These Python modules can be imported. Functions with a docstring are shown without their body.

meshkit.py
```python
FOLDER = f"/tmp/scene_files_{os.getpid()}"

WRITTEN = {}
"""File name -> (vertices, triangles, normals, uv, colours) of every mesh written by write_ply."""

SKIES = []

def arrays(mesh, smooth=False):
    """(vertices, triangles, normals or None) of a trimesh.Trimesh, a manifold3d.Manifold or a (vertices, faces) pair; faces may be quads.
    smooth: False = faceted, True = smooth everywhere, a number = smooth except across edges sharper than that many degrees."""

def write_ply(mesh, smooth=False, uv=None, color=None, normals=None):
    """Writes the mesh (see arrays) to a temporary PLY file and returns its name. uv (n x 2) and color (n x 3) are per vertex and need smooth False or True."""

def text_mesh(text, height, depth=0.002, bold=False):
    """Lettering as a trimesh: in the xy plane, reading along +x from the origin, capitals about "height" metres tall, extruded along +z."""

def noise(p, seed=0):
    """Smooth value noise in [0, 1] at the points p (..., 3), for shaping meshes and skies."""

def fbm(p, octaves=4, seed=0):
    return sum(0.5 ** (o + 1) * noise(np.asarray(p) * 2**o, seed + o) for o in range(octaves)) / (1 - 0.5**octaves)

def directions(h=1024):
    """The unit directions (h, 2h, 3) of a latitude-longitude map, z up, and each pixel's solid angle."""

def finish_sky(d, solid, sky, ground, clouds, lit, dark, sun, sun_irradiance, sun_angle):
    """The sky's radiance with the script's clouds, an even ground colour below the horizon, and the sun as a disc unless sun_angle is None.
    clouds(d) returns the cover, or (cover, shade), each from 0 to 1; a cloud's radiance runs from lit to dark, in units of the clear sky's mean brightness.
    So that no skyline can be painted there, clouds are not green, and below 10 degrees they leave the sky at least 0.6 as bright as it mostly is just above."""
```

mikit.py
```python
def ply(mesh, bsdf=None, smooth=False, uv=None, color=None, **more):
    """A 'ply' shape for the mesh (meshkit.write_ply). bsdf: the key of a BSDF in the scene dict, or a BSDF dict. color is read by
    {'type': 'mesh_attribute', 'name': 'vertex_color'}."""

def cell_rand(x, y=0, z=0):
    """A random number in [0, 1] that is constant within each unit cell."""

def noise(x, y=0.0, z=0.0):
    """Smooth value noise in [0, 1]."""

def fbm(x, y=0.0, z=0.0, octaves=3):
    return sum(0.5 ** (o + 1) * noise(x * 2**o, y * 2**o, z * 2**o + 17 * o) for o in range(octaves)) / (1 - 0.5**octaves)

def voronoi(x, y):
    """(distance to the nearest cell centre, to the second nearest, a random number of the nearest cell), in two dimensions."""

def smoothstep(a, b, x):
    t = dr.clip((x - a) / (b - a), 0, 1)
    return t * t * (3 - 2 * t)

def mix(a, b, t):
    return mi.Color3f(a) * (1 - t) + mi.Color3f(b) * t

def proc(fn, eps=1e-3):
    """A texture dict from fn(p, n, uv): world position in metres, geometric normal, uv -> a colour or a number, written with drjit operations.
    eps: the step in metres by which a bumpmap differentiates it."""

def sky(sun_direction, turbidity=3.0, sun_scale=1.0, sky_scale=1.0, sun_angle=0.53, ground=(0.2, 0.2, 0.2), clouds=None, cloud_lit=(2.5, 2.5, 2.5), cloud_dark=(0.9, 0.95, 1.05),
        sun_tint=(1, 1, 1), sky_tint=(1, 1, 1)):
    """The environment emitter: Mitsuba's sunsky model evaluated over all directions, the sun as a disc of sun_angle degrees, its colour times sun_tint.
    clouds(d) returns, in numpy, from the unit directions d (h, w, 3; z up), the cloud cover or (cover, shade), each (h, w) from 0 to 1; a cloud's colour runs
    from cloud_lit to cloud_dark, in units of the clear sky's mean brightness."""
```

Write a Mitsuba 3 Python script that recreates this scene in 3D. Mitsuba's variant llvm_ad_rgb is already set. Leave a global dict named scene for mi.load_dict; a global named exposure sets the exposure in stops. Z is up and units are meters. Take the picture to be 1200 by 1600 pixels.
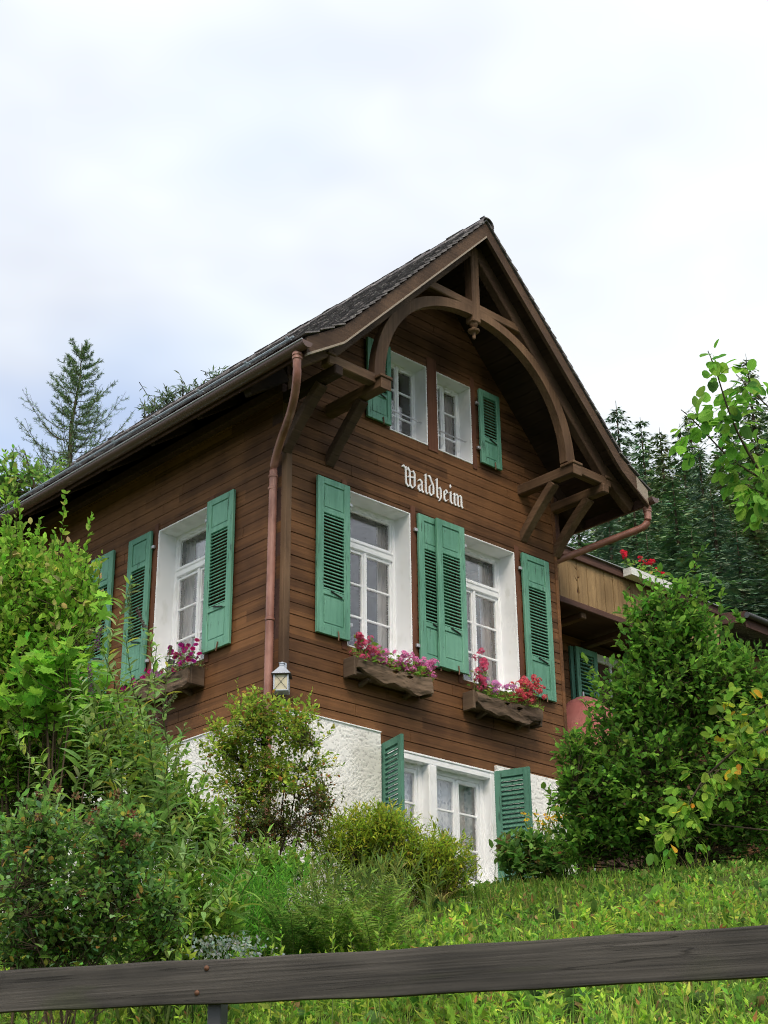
import math, random
import numpy as np, trimesh, drjit as dr, mitsuba as mi, mikit
from mikit import fbm, noise, mix, smoothstep, cell_rand, voronoi
import meshkit
from shapely.geometry import Polygon, MultiPoint, box as sbox
from shapely.ops import unary_union
from shapely import affinity

T = mi.ScalarTransform4f
scene, labels = {}, {}
rng = np.random.default_rng(7)
random.seed(7)

# ------------------------------------------------------------------ camera
EYE = np.array([-10.62721, -12.93986, -3.52323])
F_PX, YAW, PITCH, ROLL = 2389.738, math.radians(43.41217), math.radians(24.10208), math.radians(-0.60707)
FWD = np.array([math.sin(YAW)*math.cos(PITCH), math.cos(YAW)*math.cos(PITCH), math.sin(PITCH)])
_r = np.array([math.cos(YAW), -math.sin(YAW), 0.0]); _u = np.cross(_r, FWD)
RIGHT = math.cos(ROLL)*_r + math.sin(ROLL)*_u
UP = -math.sin(ROLL)*_r + math.cos(ROLL)*_u
scene['camera'] = {'type': 'perspective', 'fov': math.degrees(2*math.atan(600/F_PX)), 'fov_axis': 'x', 'near_clip': 0.1, 'far_clip': 5000.0,
                   'to_world': T().look_at(origin=EYE.tolist(), target=(EYE+FWD).tolist(), up=UP.tolist())}

def D(px, py, t):
    """the point of the place seen at a pixel of the photograph, t metres deep"""
    return EYE + (FWD + (px-600)/F_PX*RIGHT - (py-800)/F_PX*UP)*t

# ------------------------------------------------------------------ sky (overcast, thin bluish gaps)
def clouds(d):
    z = np.clip(d[..., 2], 0, 1)
    s = 1.0/np.maximum(d[..., 2:3], 0.08)
    p = np.concatenate([d[..., :2]*s*0.8, d[..., 2:3]*0.6], -1)
    a = meshkit.fbm(p*1.1+3.1, 5, seed=4)
    b = meshkit.fbm(p*2.1+9.7, 5, seed=9)
    cover = np.clip(0.92+(a-0.46)*3.2, 0.40, 1.0)
    # an overcast sky is about three times as bright overhead as at the horizon
    shade = np.clip((1-(1+2*z)/3)/0.667*0.55 + 0.10 + (0.5-b)*2.5 + (0.5-a)*0.7, 0, 1)
    return cover, shade
exposure = 2.95
scene['sky'] = mikit.sky((-0.42, -0.50, 0.757), turbidity=3, sun_scale=0.30, sun_angle=30, clouds=clouds, ground=(0.10, 0.12, 0.07),
                         cloud_lit=(1.70, 1.79, 1.82), cloud_dark=(1.08, 1.15, 1.33), sun_tint=(0.94, 0.98, 1.05))
# ------------------------------------------------------------------ helpers
def key_for(base):
    k, i = base, 0
    while k in scene or k in labels or k in RESERVED:
        i += 1
        k = f'{base}_{i:03d}'
    return k
RESERVED = set()

def thing(name, label, cat, group=None):
    k = key_for(name)
    RESERVED.add(k)
    labels[k] = {'label': label, 'category': cat}
    if group: labels[k]['group'] = group
    return k

COUNT = {}
def add(name, mesh, mat, parent=None, smooth=False, label=None, cat=None, group=None, kind=None, color=None, to_world=None):
    base = f'{parent}__{name}' if parent else name
    n = COUNT.get(base, 0)
    k = base if n == 0 and base not in scene and base not in RESERVED else f'{base}_{max(n, 1):03d}'
    while k in scene or k in RESERVED:
        n += 1
        k = f'{base}_{n:03d}'
    COUNT[base] = max(n, 0)+1
    if isinstance(mesh, dict):
        sd = dict(mesh)
        sd['bsdf'] = {'type': 'ref', 'id': mat}
    else:
        sd = mikit.ply(mesh, mat, smooth=smooth, color=color)
    if to_world is not None: sd['to_world'] = to_world
    scene[k] = sd
    e = {}
    if label: e['label'] = label
    if cat: e['category'] = cat
    if group: e['group'] = group
    if kind: e['kind'] = kind
    if e: labels[k] = e
    return k

def cat_m(ms):
    vs, fs, at = [], [], 0
    for m in ms:
        v, f = (np.asarray(m.vertices), np.asarray(m.faces)) if hasattr(m, 'vertices') else m
        vs.append(v); fs.append(np.asarray(f)+at); at += len(v)
    return np.vstack(vs), np.vstack(fs)

def box(lo, hi):
    lo, hi = np.asarray(lo, float), np.asarray(hi, float)
    v = np.array([[x, y, z] for x in (0, 1) for y in (0, 1) for z in (0, 1)], float)*(hi-lo)+lo
    f = np.array([[0,1,3],[0,3,2],[4,6,7],[4,7,5],[0,4,5],[0,5,1],[2,3,7],[2,7,6],[0,2,6],[0,6,4],[1,5,7],[1,7,3]])
    return v, f

_BEV = None
def bev_unit():
    global _BEV
    if _BEV is None:
        pts = []
        for sx in (-1, 1):
            for sy in (-1, 1):
                for sz in (-1, 1):
                    for k in range(3):
                        pts.append((sx, sy, sz, k))
        P = np.array(pts, float)
        h = np.array([1.0, 1.0, 1.0]); b = 0.2
        q = P[:, :3]*h
        for i, (sx, sy, sz, k) in enumerate(pts):
            for a in range(3):
                if a != k: q[i, a] -= (sx, sy, sz)[a]*b
        hull = trimesh.convex.convex_hull(q)
        # map hull vertices back onto the point list
        idx = [int(np.argmin(((q-v)**2).sum(1))) for v in hull.vertices]
        _BEV = (P[idx], np.asarray(hull.faces))
    return _BEV

def bbox(lo, hi, b=0.006):
    """box with bevelled edges"""
    lo, hi = np.minimum(lo, hi).astype(float), np.maximum(lo, hi).astype(float)
    P, f = bev_unit()
    h = (hi-lo)/2; b = min(b, 0.4*h.min())
    q = P[:, :3]*h
    for a in range(3):
        q[:, a] -= np.where(P[:, 3] != a, np.sign(P[:, a])*b, 0)
    return q+(lo+hi)/2, f

def frame(d, up=(0, 0, 1)):
    d = np.asarray(d, float); d = d/np.linalg.norm(d)
    r = np.cross(d, up)
    if np.linalg.norm(r) < 1e-4: r = np.cross(d, (1, 0, 0))
    r /= np.linalg.norm(r)
    return r, d, np.cross(r, d)

def beam(p0, p1, w, h, up=(0, 0, 1), b=0.008):
    """bevelled timber from p0 to p1; w across, h along up"""
    p0, p1 = np.asarray(p0, float), np.asarray(p1, float)
    L = np.linalg.norm(p1-p0)
    v, f = bbox((-w/2, 0, -h/2), (w/2, L, h/2), b)
    r, d, u = frame(p1-p0, up)
    return v[:, :1]*r+v[:, 1:2]*d+v[:, 2:]*u+p0, f

def tubes(P, R, sides=5, cap=True):
    """P (n,k,3), R (n,k): n tapered tubes as one mesh"""
    P = np.asarray(P, float); R = np.asarray(R, float)
    n, k, _ = P.shape
    t = np.gradient(P, axis=1); t /= np.linalg.norm(t, axis=2, keepdims=True)+1e-12
    ref = np.where(np.abs(t[..., 2:]) < 0.95, [0, 0, 1.0], [1.0, 0, 0])
    a = np.cross(t, ref); a /= np.linalg.norm(a, axis=2, keepdims=True)+1e-12
    b = np.cross(t, a)
    ang = np.arange(sides)*2*np.pi/sides
    v = P[:, :, None]+R[:, :, None, None]*(np.cos(ang)[:, None]*a[:, :, None]+np.sin(ang)[:, None]*b[:, :, None])
    i, j, s = np.meshgrid(np.arange(n), np.arange(k-1), np.arange(sides), indexing='ij')
    o = i*k*sides
    q = np.stack([o+j*sides+s, o+j*sides+(s+1) % sides, o+(j+1)*sides+(s+1) % sides, o+(j+1)*sides+s], -1).reshape(-1, 4)
    f = np.vstack([q[:, [0, 2, 1]], q[:, [0, 3, 2]]])
    V = v.reshape(-1, 3)
    if cap:
        o = np.arange(n)*k*sides
        fs = []
        for m in range(1, sides-1):
            fs.append(np.stack([o, o+m, o+m+1], 1))
            e = o+(k-1)*sides
            fs.append(np.stack([e, e+m+1, e+m], 1))
        f = np.vstack([f]+fs)
    return V, f

def tube(pts, r, sides=8):
    pts = np.asarray(pts, float)
    return tubes(pts[None], np.broadcast_to(r, (len(pts),))[None], sides)

def smooth_path(pts, n=24):
    from scipy.interpolate import CubicSpline
    pts = np.asarray(pts, float)
    s = np.r_[0, np.cumsum(np.linalg.norm(np.diff(pts, axis=0), axis=1))]
    return CubicSpline(s, pts)(np.linspace(0, s[-1], n))

def extrude(poly, depth):
    gs = getattr(poly, 'geoms', [poly])
    return cat_m([trimesh.creation.extrude_polygon(g, depth, engine='earcut') for g in gs if g.area > 1e-7])

def place_uv(m, O, U, V, N):
    """(u, v, n) coordinates of a mesh -> world"""
    v, f = (np.asarray(m.vertices), np.asarray(m.faces)) if hasattr(m, 'vertices') else m
    O, U, V, N = (np.asarray(q, float) for q in (O, U, V, N))
    w = O+v[:, :1]*U+v[:, 1:2]*V+v[:, 2:]*N
    if np.dot(np.cross(U, V), N) < 0: f = f[:, ::-1]
    return w, f

def lathe(prof, n=20):
    prof = np.asarray(prof, float)
    k = len(prof); a = np.arange(n)*2*np.pi/n
    v = np.stack([prof[None, :, 0]*np.cos(a)[:, None], prof[None, :, 0]*np.sin(a)[:, None], np.broadcast_to(prof[None, :, 1], (n, k))], -1).reshape(-1, 3)
    i, j = np.meshgrid(np.arange(n), np.arange(k-1), indexing='ij')
    q = np.stack([i*k+j, ((i+1) % n)*k+j, ((i+1) % n)*k+j+1, i*k+j+1], -1).reshape(-1, 4)
    return v, np.vstack([q[:, [0, 1, 2]], q[:, [0, 2, 3]]])

# ------------------------------------------------------------------ materials
def bs(name, d): scene[name] = d; return name

def wood(name, c0, c1, axis, rough=0.75, row=None, grain=1.0, spec=0.25):
    """weathered stained timber; axis = grain direction; row = board pitch in z for tone changes from board to board"""
    def fn(p, n, uv):
        x, y, z = mi.Float(p.x), mi.Float(p.y), mi.Float(p.z)
        if axis == 'x': along, a, b = x, y, z
        elif axis == 'y': along, a, b = y, x, z
        else: along, a, b = z, x, y
        g = fbm(along*1.6, a*38*grain, b*38*grain, 3)
        big = fbm(along*0.9+5, a*1.3, b*1.3, 3)
        blot = fbm(x*3.1+1.7, y*3.1, z*1.4, 3)
        t = 0.22*g+0.38*big+0.40*blot
        if row:
            r = cell_rand(dr.floor(z/row+0.5), dr.floor(along*0.31+cell_rand(dr.floor(z/row+0.5), 3)*7), 5)
            t = t*0.80+0.20*r
        t = smoothstep(0.28, 0.74, t)
        fine = noise(along*4, a*160*grain, b*160*grain)
        c = mix(c0, c1, t)*(0.89+0.22*fine)
        return mi.Color3f(c)
    return bs(name, {'type': 'twosided', 'bsdf': {'type': 'principled', 'base_color': mikit.proc(fn), 'roughness': rough, 'specular': spec}})

ROW = 0.1487
wood('siding_x', (0.060, 0.027, 0.012), (0.190, 0.088, 0.036), 'x', row=ROW)
wood('siding_y', (0.066, 0.029, 0.013), (0.205, 0.094, 0.038), 'y', row=ROW)
wood('timber_x', (0.060, 0.034, 0.020), (0.185, 0.112, 0.066), 'x')
wood('timber_y', (0.060, 0.034, 0.020), (0.185, 0.112, 0.066), 'y')
wood('timber_z', (0.060, 0.034, 0.020), (0.185, 0.112, 0.066), 'z')
wood('frame_z', (0.085, 0.034, 0.020), (0.165, 0.072, 0.042), 'z')
wood('shaded_soffit', (0.020, 0.012, 0.009), (0.060, 0.034, 0.023), 'y')  # dark stain, deepened further so the eave shade sits in the colour
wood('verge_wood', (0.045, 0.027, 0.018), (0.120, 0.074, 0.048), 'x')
wood('rustic', (0.045, 0.030, 0.021), (0.16, 0.112, 0.076), 'x', rough=0.85, grain=0.6)
wood('rustic_y', (0.045, 0.030, 0.021), (0.16, 0.112, 0.076), 'y', rough=0.85, grain=0.6)
wood('balcony_z', (0.15, 0.095, 0.045), (0.36, 0.24, 0.12), 'z')
wood('dark_trim', (0.045, 0.022, 0.018), (0.10, 0.052, 0.040), 'x')

def grey_wood(p, n, uv):
    # weathered fence board, grain along its length (diagonal in plan)
    s = mi.Float(p.x)*0.372-mi.Float(p.y)*0.928
    z = mi.Float(p.z)
    g = fbm(s*1.2, z*70, 0.0, 4)
    big = fbm(s*1.7+4, z*5, 2.0, 4)
    scr = noise(s*6+z*30, z*2, 5.0)
    t = smoothstep(0.22, 0.78, 0.35*g+0.65*big)
    c = mix((0.017, 0.0165, 0.016), (0.072, 0.066, 0.060), t)
    ck = dr.abs(fbm(s*0.55+3, z*26, 4.0, 3)-0.5)
    c = c*(0.45+0.55*smoothstep(0.0, 0.012, ck))
    c = mix(c, (0.055, 0.062, 0.035), smoothstep(0.62, 0.8, fbm(s*2.1, z*9, 9.0, 3))*0.45)
    return mi.Color3f(c*(0.8+0.4*noise(s*5, z*220, 1.0))+0.012*smoothstep(0.8, 0.95, scr))
bs('fence_wood', {'type': 'twosided', 'bsdf': {'type': 'bumpmap', 'arbitrary': mikit.proc(lambda p, n, uv: fbm((mi.Float(p.x)*0.372-mi.Float(p.y)*0.928)*2.5, mi.Float(p.z)*120, 0.0, 3)), 'scale': 0.0025,
   'bsdf': {'type': 'principled', 'base_color': mikit.proc(grey_wood), 'roughness': 0.8, 'specular': 0.3}}})

def green_paint(p, n, uv):
    x, y, z = mi.Float(p.x), mi.Float(p.y), mi.Float(p.z)
    w = fbm(x*2.3, y*2.3, z*1.1, 3)
    st = fbm(x*30, y*30, z*2.2, 3)
    f = noise(x*0.9+2, y*0.9, 5.0)
    c = mix((0.068, 0.208, 0.140), (0.155, 0.360, 0.262), smoothstep(0.25, 0.75, w*0.45+st*0.3+f*0.25))
    worn = smoothstep(0.60, 0.76, fbm(x*55, y*55, z*5.0, 3))*smoothstep(0.40, 0.60, fbm(x*4+9, y*4, z*4, 2))
    return mi.Color3f(mix(c, (0.035, 0.085, 0.060), worn*0.75))
bs('green_paint', {'type': 'twosided', 'bsdf': {'type': 'principled', 'base_color': mikit.proc(green_paint), 'roughness': 0.55, 'specular': 0.35}})
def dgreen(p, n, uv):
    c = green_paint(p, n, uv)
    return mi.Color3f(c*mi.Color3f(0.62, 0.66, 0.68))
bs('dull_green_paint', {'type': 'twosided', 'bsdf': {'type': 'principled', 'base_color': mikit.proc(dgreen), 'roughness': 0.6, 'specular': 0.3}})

def white_paint(p, n, uv):
    x, y, z = mi.Float(p.x), mi.Float(p.y), mi.Float(p.z)
    d = smoothstep(0.55, 0.8, fbm(x*7, y*7, z*3.5, 4))
    return mi.Color3f(mix((0.74, 0.755, 0.78), (0.56, 0.57, 0.55), d*0.6))
bs('white_paint', {'type': 'twosided', 'bsdf': {'type': 'principled', 'base_color': mikit.proc(white_paint), 'roughness': 0.45, 'specular': 0.4}})

def plaster_g(p):
    x, y, z = mi.Float(p.x), mi.Float(p.y), mi.Float(p.z)
    return 0.6*noise(x*38, y*38, z*38)+0.4*noise(x*70+3, y*70, z*70)
def plaster_h(p, n, uv): return plaster_g(p)
def plaster_c(p, n, uv):
    x, y, z = mi.Float(p.x), mi.Float(p.y), mi.Float(p.z)
    d = fbm(x*1.6, y*1.6, z*1.1, 4)
    c = mix((0.83, 0.83, 0.82), (0.66, 0.655, 0.62), smoothstep(0.45, 0.8, d))
    return mi.Color3f(c*(0.66+0.34*smoothstep(0.26, 0.50, plaster_g(p))))
bs('plaster', {'type': 'twosided', 'bsdf': {'type': 'bumpmap', 'arbitrary': mikit.proc(plaster_h, eps=4e-3), 'scale': 0.010,
   'bsdf': {'type': 'diffuse', 'reflectance': mikit.proc(plaster_c)}}})

def tile_c(p, n, uv):
    x, y, z = mi.Float(p.x), mi.Float(p.y), mi.Float(p.z)
    r = cell_rand(dr.floor(x*9), dr.floor(y*7), dr.floor(z*9))
    l = smoothstep(0.60, 0.75, fbm(x*23, y*23, z*23, 3))
    c = mix((0.062, 0.058, 0.066), (0.20, 0.185, 0.19), 0.6*r+0.4*fbm(x*5, y*5, z*5, 3))
    return mi.Color3f(mix(c, (0.36, 0.36, 0.34), l*0.7))
bs('roof_tile', {'type': 'twosided', 'bsdf': {'type': 'principled', 'base_color': mikit.proc(tile_c), 'roughness': 0.75, 'specular': 0.3}})

def copper_c(p, n, uv):
    x, y, z = mi.Float(p.x), mi.Float(p.y), mi.Float(p.z)
    return mi.Color3f(mix((0.20, 0.085, 0.062), (0.33, 0.16, 0.125), smoothstep(0.3, 0.7, fbm(x*6, y*6, z*4, 4))))
bs('brown_pipe', {'type': 'twosided', 'bsdf': {'type': 'principled', 'base_color': mikit.proc(copper_c), 'roughness': 0.42, 'specular': 0.5}})
bs('gutter_metal', {'type': 'twosided', 'bsdf': {'type': 'principled', 'base_color': {'type': 'rgb', 'value': (0.10, 0.058, 0.048)}, 'roughness': 0.4, 'specular': 0.5}})
bs('zinc', {'type': 'twosided', 'bsdf': {'type': 'principled', 'base_color': {'type': 'rgb', 'value': (0.33, 0.40, 0.46)}, 'roughness': 0.4, 'metallic': 0.4}})
bs('dark_iron', {'type': 'twosided', 'bsdf': {'type': 'principled', 'base_color': {'type': 'rgb', 'value': (0.03, 0.028, 0.026)}, 'roughness': 0.5, 'metallic': 0.3}})
bs('rusty_iron', {'type': 'twosided', 'bsdf': {'type': 'principled', 'base_color': {'type': 'rgb', 'value': (0.12, 0.055, 0.030)}, 'roughness': 0.6, 'metallic': 0.3}})
bs('post_metal', {'type': 'twosided', 'bsdf': {'type': 'principled', 'base_color': {'type': 'rgb', 'value': (0.07, 0.072, 0.075)}, 'roughness': 0.5, 'metallic': 0.5}})
bs('steel', {'type': 'twosided', 'bsdf': {'type': 'principled', 'base_color': {'type': 'rgb', 'value': (0.40, 0.41, 0.43)}, 'roughness': 0.4, 'metallic': 0.6}})
bs('pale_flashing', {'type': 'twosided', 'bsdf': {'type': 'principled', 'base_color': {'type': 'rgb', 'value': (0.25, 0.205, 0.155)}, 'roughness': 0.5}})
bs('pane_glass', {'type': 'thindielectric', 'int_ior': 1.52})
bs('lantern_glass', {'type': 'twosided', 'bsdf': {'type': 'principled', 'base_color': {'type': 'rgb', 'value': (0.50, 0.46, 0.33)}, 'roughness': 0.3, 'specular': 0.5}})
bs('lantern_roof', {'type': 'twosided', 'bsdf': {'type': 'principled', 'base_color': {'type': 'rgb', 'value': (0.42, 0.46, 0.53)}, 'roughness': 0.35, 'metallic': 0.3}})
def curtain_c(p, n, uv):
    return mi.Color3f(mix((0.46, 0.48, 0.51), (0.30, 0.27, 0.27), smoothstep(0.45, 0.6, fbm(mi.Float(p.x)*2.2+mi.Float(p.y)*2.2, 0.0, mi.Float(p.z)*0.3, 2))))
bs('curtain_cloth', {'type': 'twosided', 'bsdf': {'type': 'diffuse', 'reflectance': mikit.proc(curtain_c)}})
def lace_c(p, n, uv):
    x, z = mi.Float(p.x), mi.Float(p.z)
    a, b, c = voronoi(x*17, z*13)
    st = smoothstep(0.45, 0.62, noise(x*11, 0.0, 2.0))
    hole = smoothstep(0.42, 0.30, a)*smoothstep(0.35, 0.6, c)
    col = mix((0.62, 0.64, 0.66), (0.33, 0.37, 0.42), hole*0.75)
    return mi.Color3f(mix(col, (0.60, 0.50, 0.47), st*smoothstep(3.0, 3.2, x)*0.6)*(0.80+0.2*noise(x*40, z*30, 0.0)))
bs('lace_cloth', {'type': 'twosided', 'bsdf': {'type': 'diffuse', 'reflectance': mikit.proc(lace_c)}})
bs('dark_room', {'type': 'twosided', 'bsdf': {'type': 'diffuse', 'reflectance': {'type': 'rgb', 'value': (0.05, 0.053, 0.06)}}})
bs('sign_white', {'type': 'twosided', 'bsdf': {'type': 'principled', 'base_color': {'type': 'rgb', 'value': (0.78, 0.78, 0.80)}, 'roughness': 0.5}})
bs('trough_grey', {'type': 'twosided', 'bsdf': {'type': 'principled', 'base_color': {'type': 'rgb', 'value': (0.62, 0.63, 0.62)}, 'roughness': 0.6}})
bs('parasol_cloth', {'type': 'twosided', 'bsdf': {'type': 'diffuse', 'reflectance': mikit.proc(lambda p, n, uv: mi.Color3f(mix((0.40, 0.125, 0.115), (0.47, 0.20, 0.18), fbm(mi.Float(p.x)*4, mi.Float(p.y)*4, mi.Float(p.z)*4, 3))))}})
bs('earth', {'type': 'twosided', 'bsdf': {'type': 'diffuse', 'reflectance': {'type': 'rgb', 'value': (0.03, 0.022, 0.014)}}})
bs('leaf', {'type': 'principledthin', 'base_color': {'type': 'mesh_attribute', 'name': 'vertex_color'}, 'roughness': 0.45, 'diff_trans': 1.0, 'eta': 1.35})
bs('petal', {'type': 'principledthin', 'base_color': {'type': 'mesh_attribute', 'name': 'vertex_color'}, 'roughness': 0.7, 'diff_trans': 0.7})
bs('needle', {'type': 'twosided', 'bsdf': {'type': 'diffuse', 'reflectance': {'type': 'mesh_attribute', 'name': 'vertex_color'}}})
def bark_c(p, n, uv):
    return mi.Color3f(mix((0.045, 0.034, 0.024), (0.13, 0.105, 0.08), fbm(mi.Float(p.x)*25, mi.Float(p.y)*25, mi.Float(p.z)*8, 3)))
bs('bark', {'type': 'twosided', 'bsdf': {'type': 'diffuse', 'reflectance': mikit.proc(bark_c)}})
bs('twig_bark', {'type': 'twosided', 'bsdf': {'type': 'diffuse', 'reflectance': {'type': 'rgb', 'value': (0.085, 0.065, 0.045)}}})
bs('green_stem', {'type': 'twosided', 'bsdf': {'type': 'diffuse', 'reflectance': {'type': 'rgb', 'value': (0.105, 0.15, 0.045)}}})
def soil_c(p, n, uv):
    x, y = mi.Float(p.x), mi.Float(p.y)
    g = fbm(x*1.1, y*1.1, 0.0, 4)
    f = fbm(x*17, y*17, 0.0, 3)
    c = mix((0.035, 0.055, 0.016), (0.085, 0.105, 0.032), f)
    return mi.Color3f(mix(c, (0.075, 0.058, 0.036), smoothstep(0.55, 0.75, g)*0.6))
bs('lawn_soil', {'type': 'twosided', 'bsdf': {'type': 'diffuse', 'reflectance': mikit.proc(soil_c)}})
bs('rock', {'type': 'twosided', 'bsdf': {'type': 'diffuse', 'reflectance': mikit.proc(lambda p, n, uv: mi.Color3f(mix((0.09, 0.085, 0.08), (0.27, 0.26, 0.24), fbm(mi.Float(p.x)*9, mi.Float(p.y)*9, mi.Float(p.z)*9, 4))))}})
# ------------------------------------------------------------------ the ground: one sheet from the road up past the house and the wooded hill to the horizon
FN = np.array([0.928, 0.372]); FT = np.array([-0.372, 0.928])        # across the slope, along the fence
def gz(x, y):
    x, y = np.asarray(x, float), np.asarray(y, float)
    s = (x+6.37)*FN[0]+(y+7.3)*FN[1]
    t = (x+6.37)*FT[0]+(y+7.3)*FT[1]
    z = np.interp(s, [-400, -60, -9, -4.2, -0.4, 0, 9.0, 11.8, 14, 22, 30], [-30, -9, -5.3, -5.1, -3.5, -3.38, -0.72, -0.10, 0.05, 0.7, 1.6])
    # the garden climbs a little towards the right
    z = z+np.clip(-t-1.0, 0, 12)*0.035*np.clip(s/6, 0, 1)*np.clip((16-s)/4, 0, 1)
    up = np.clip(s-20, 0, 300)
    side = 1/(1+np.exp(-((x*0.73-y*0.68)-2.0)/5.0))
    hill = 0.33*np.minimum(up, 150)+0.05*np.clip(up-150, 0, 200)
    z = z+hill*(0.18+0.82*side)
    return z
def gpt(x, y, dz=0.0): return np.array([x, y, float(gz(x, y))+dz])
def ground_hit(px, py):
    """where the ground lies under a pixel's ray"""
    d = D(px, py, 1.0)-EYE
    t = np.arange(4, 120, 0.05)
    P = EYE+d*t[:, None]
    k = np.nonzero(P[:, 2] < gz(P[:, 0], P[:, 1]))[0]
    return P[k[0]] if len(k) else None
g1 = np.concatenate([-np.geomspace(1500, 26, 26), np.arange(-25, 45, 0.35), np.geomspace(46, 1500, 34)])
gx, gy = np.meshgrid(g1, g1, indexing='ij')
gv = np.stack([gx, gy, gz(gx, gy)], -1)
gv[..., 2] += 0.10*(meshkit.fbm(gv*np.array([0.9, 0.9, 0]), 4, seed=2)-0.5)
N1 = len(g1); i, j = np.meshgrid(np.arange(N1-1), np.arange(N1-1), indexing='ij')
gq = np.stack([i*N1+j, (i+1)*N1+j, (i+1)*N1+j+1, i*N1+j+1], -1).reshape(-1, 4)
add('ground', (gv.reshape(-1, 3), np.vstack([gq[:, [0, 1, 2]], gq[:, [0, 2, 3]]])), 'lawn_soil', smooth=True, kind='structure')
# ------------------------------------------------------------------ the chalet
W, CX, LEN = 4.976, 2.488, 8.6
HOUSE = thing('chalet', 'brown timber chalet with green shutters, steep gable with arched braces and white plaster base', 'house')
GUT_Z = 5.42
def low(dx):                     # underside line of the verge board
    dx = np.abs(dx)
    return np.where(dx < 2.6, 8.43-1.035*dx, 8.43-1.035*2.6-0.66*(dx-2.6))
SOF, DECK = 0.13, 0.25
def gable_poly(zbot, off):
    return Polygon([(0, zbot), (W, zbot), (W, float(low(W-CX))+off), (CX, float(low(0))+off), (0, float(low(CX))+off)])

main_w = [(0.976, 2.08), (2.975, 4.075)]
open_front = [sbox(a, 2.50, b, 4.567) for a, b in main_w]+[sbox(1.734, 5.67, 2.44, 6.878), sbox(2.628, 5.67, 3.308, 6.878)]
ground_open = sbox(1.49, -0.16, 3.50, 1.36)
left_w = [(1.515, 2.64), (4.17, 5.29)]
open_left = [sbox(a, 2.50, b, 4.567) for a, b in left_w]

X_, Y_, Z_ = np.eye(3)
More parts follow.
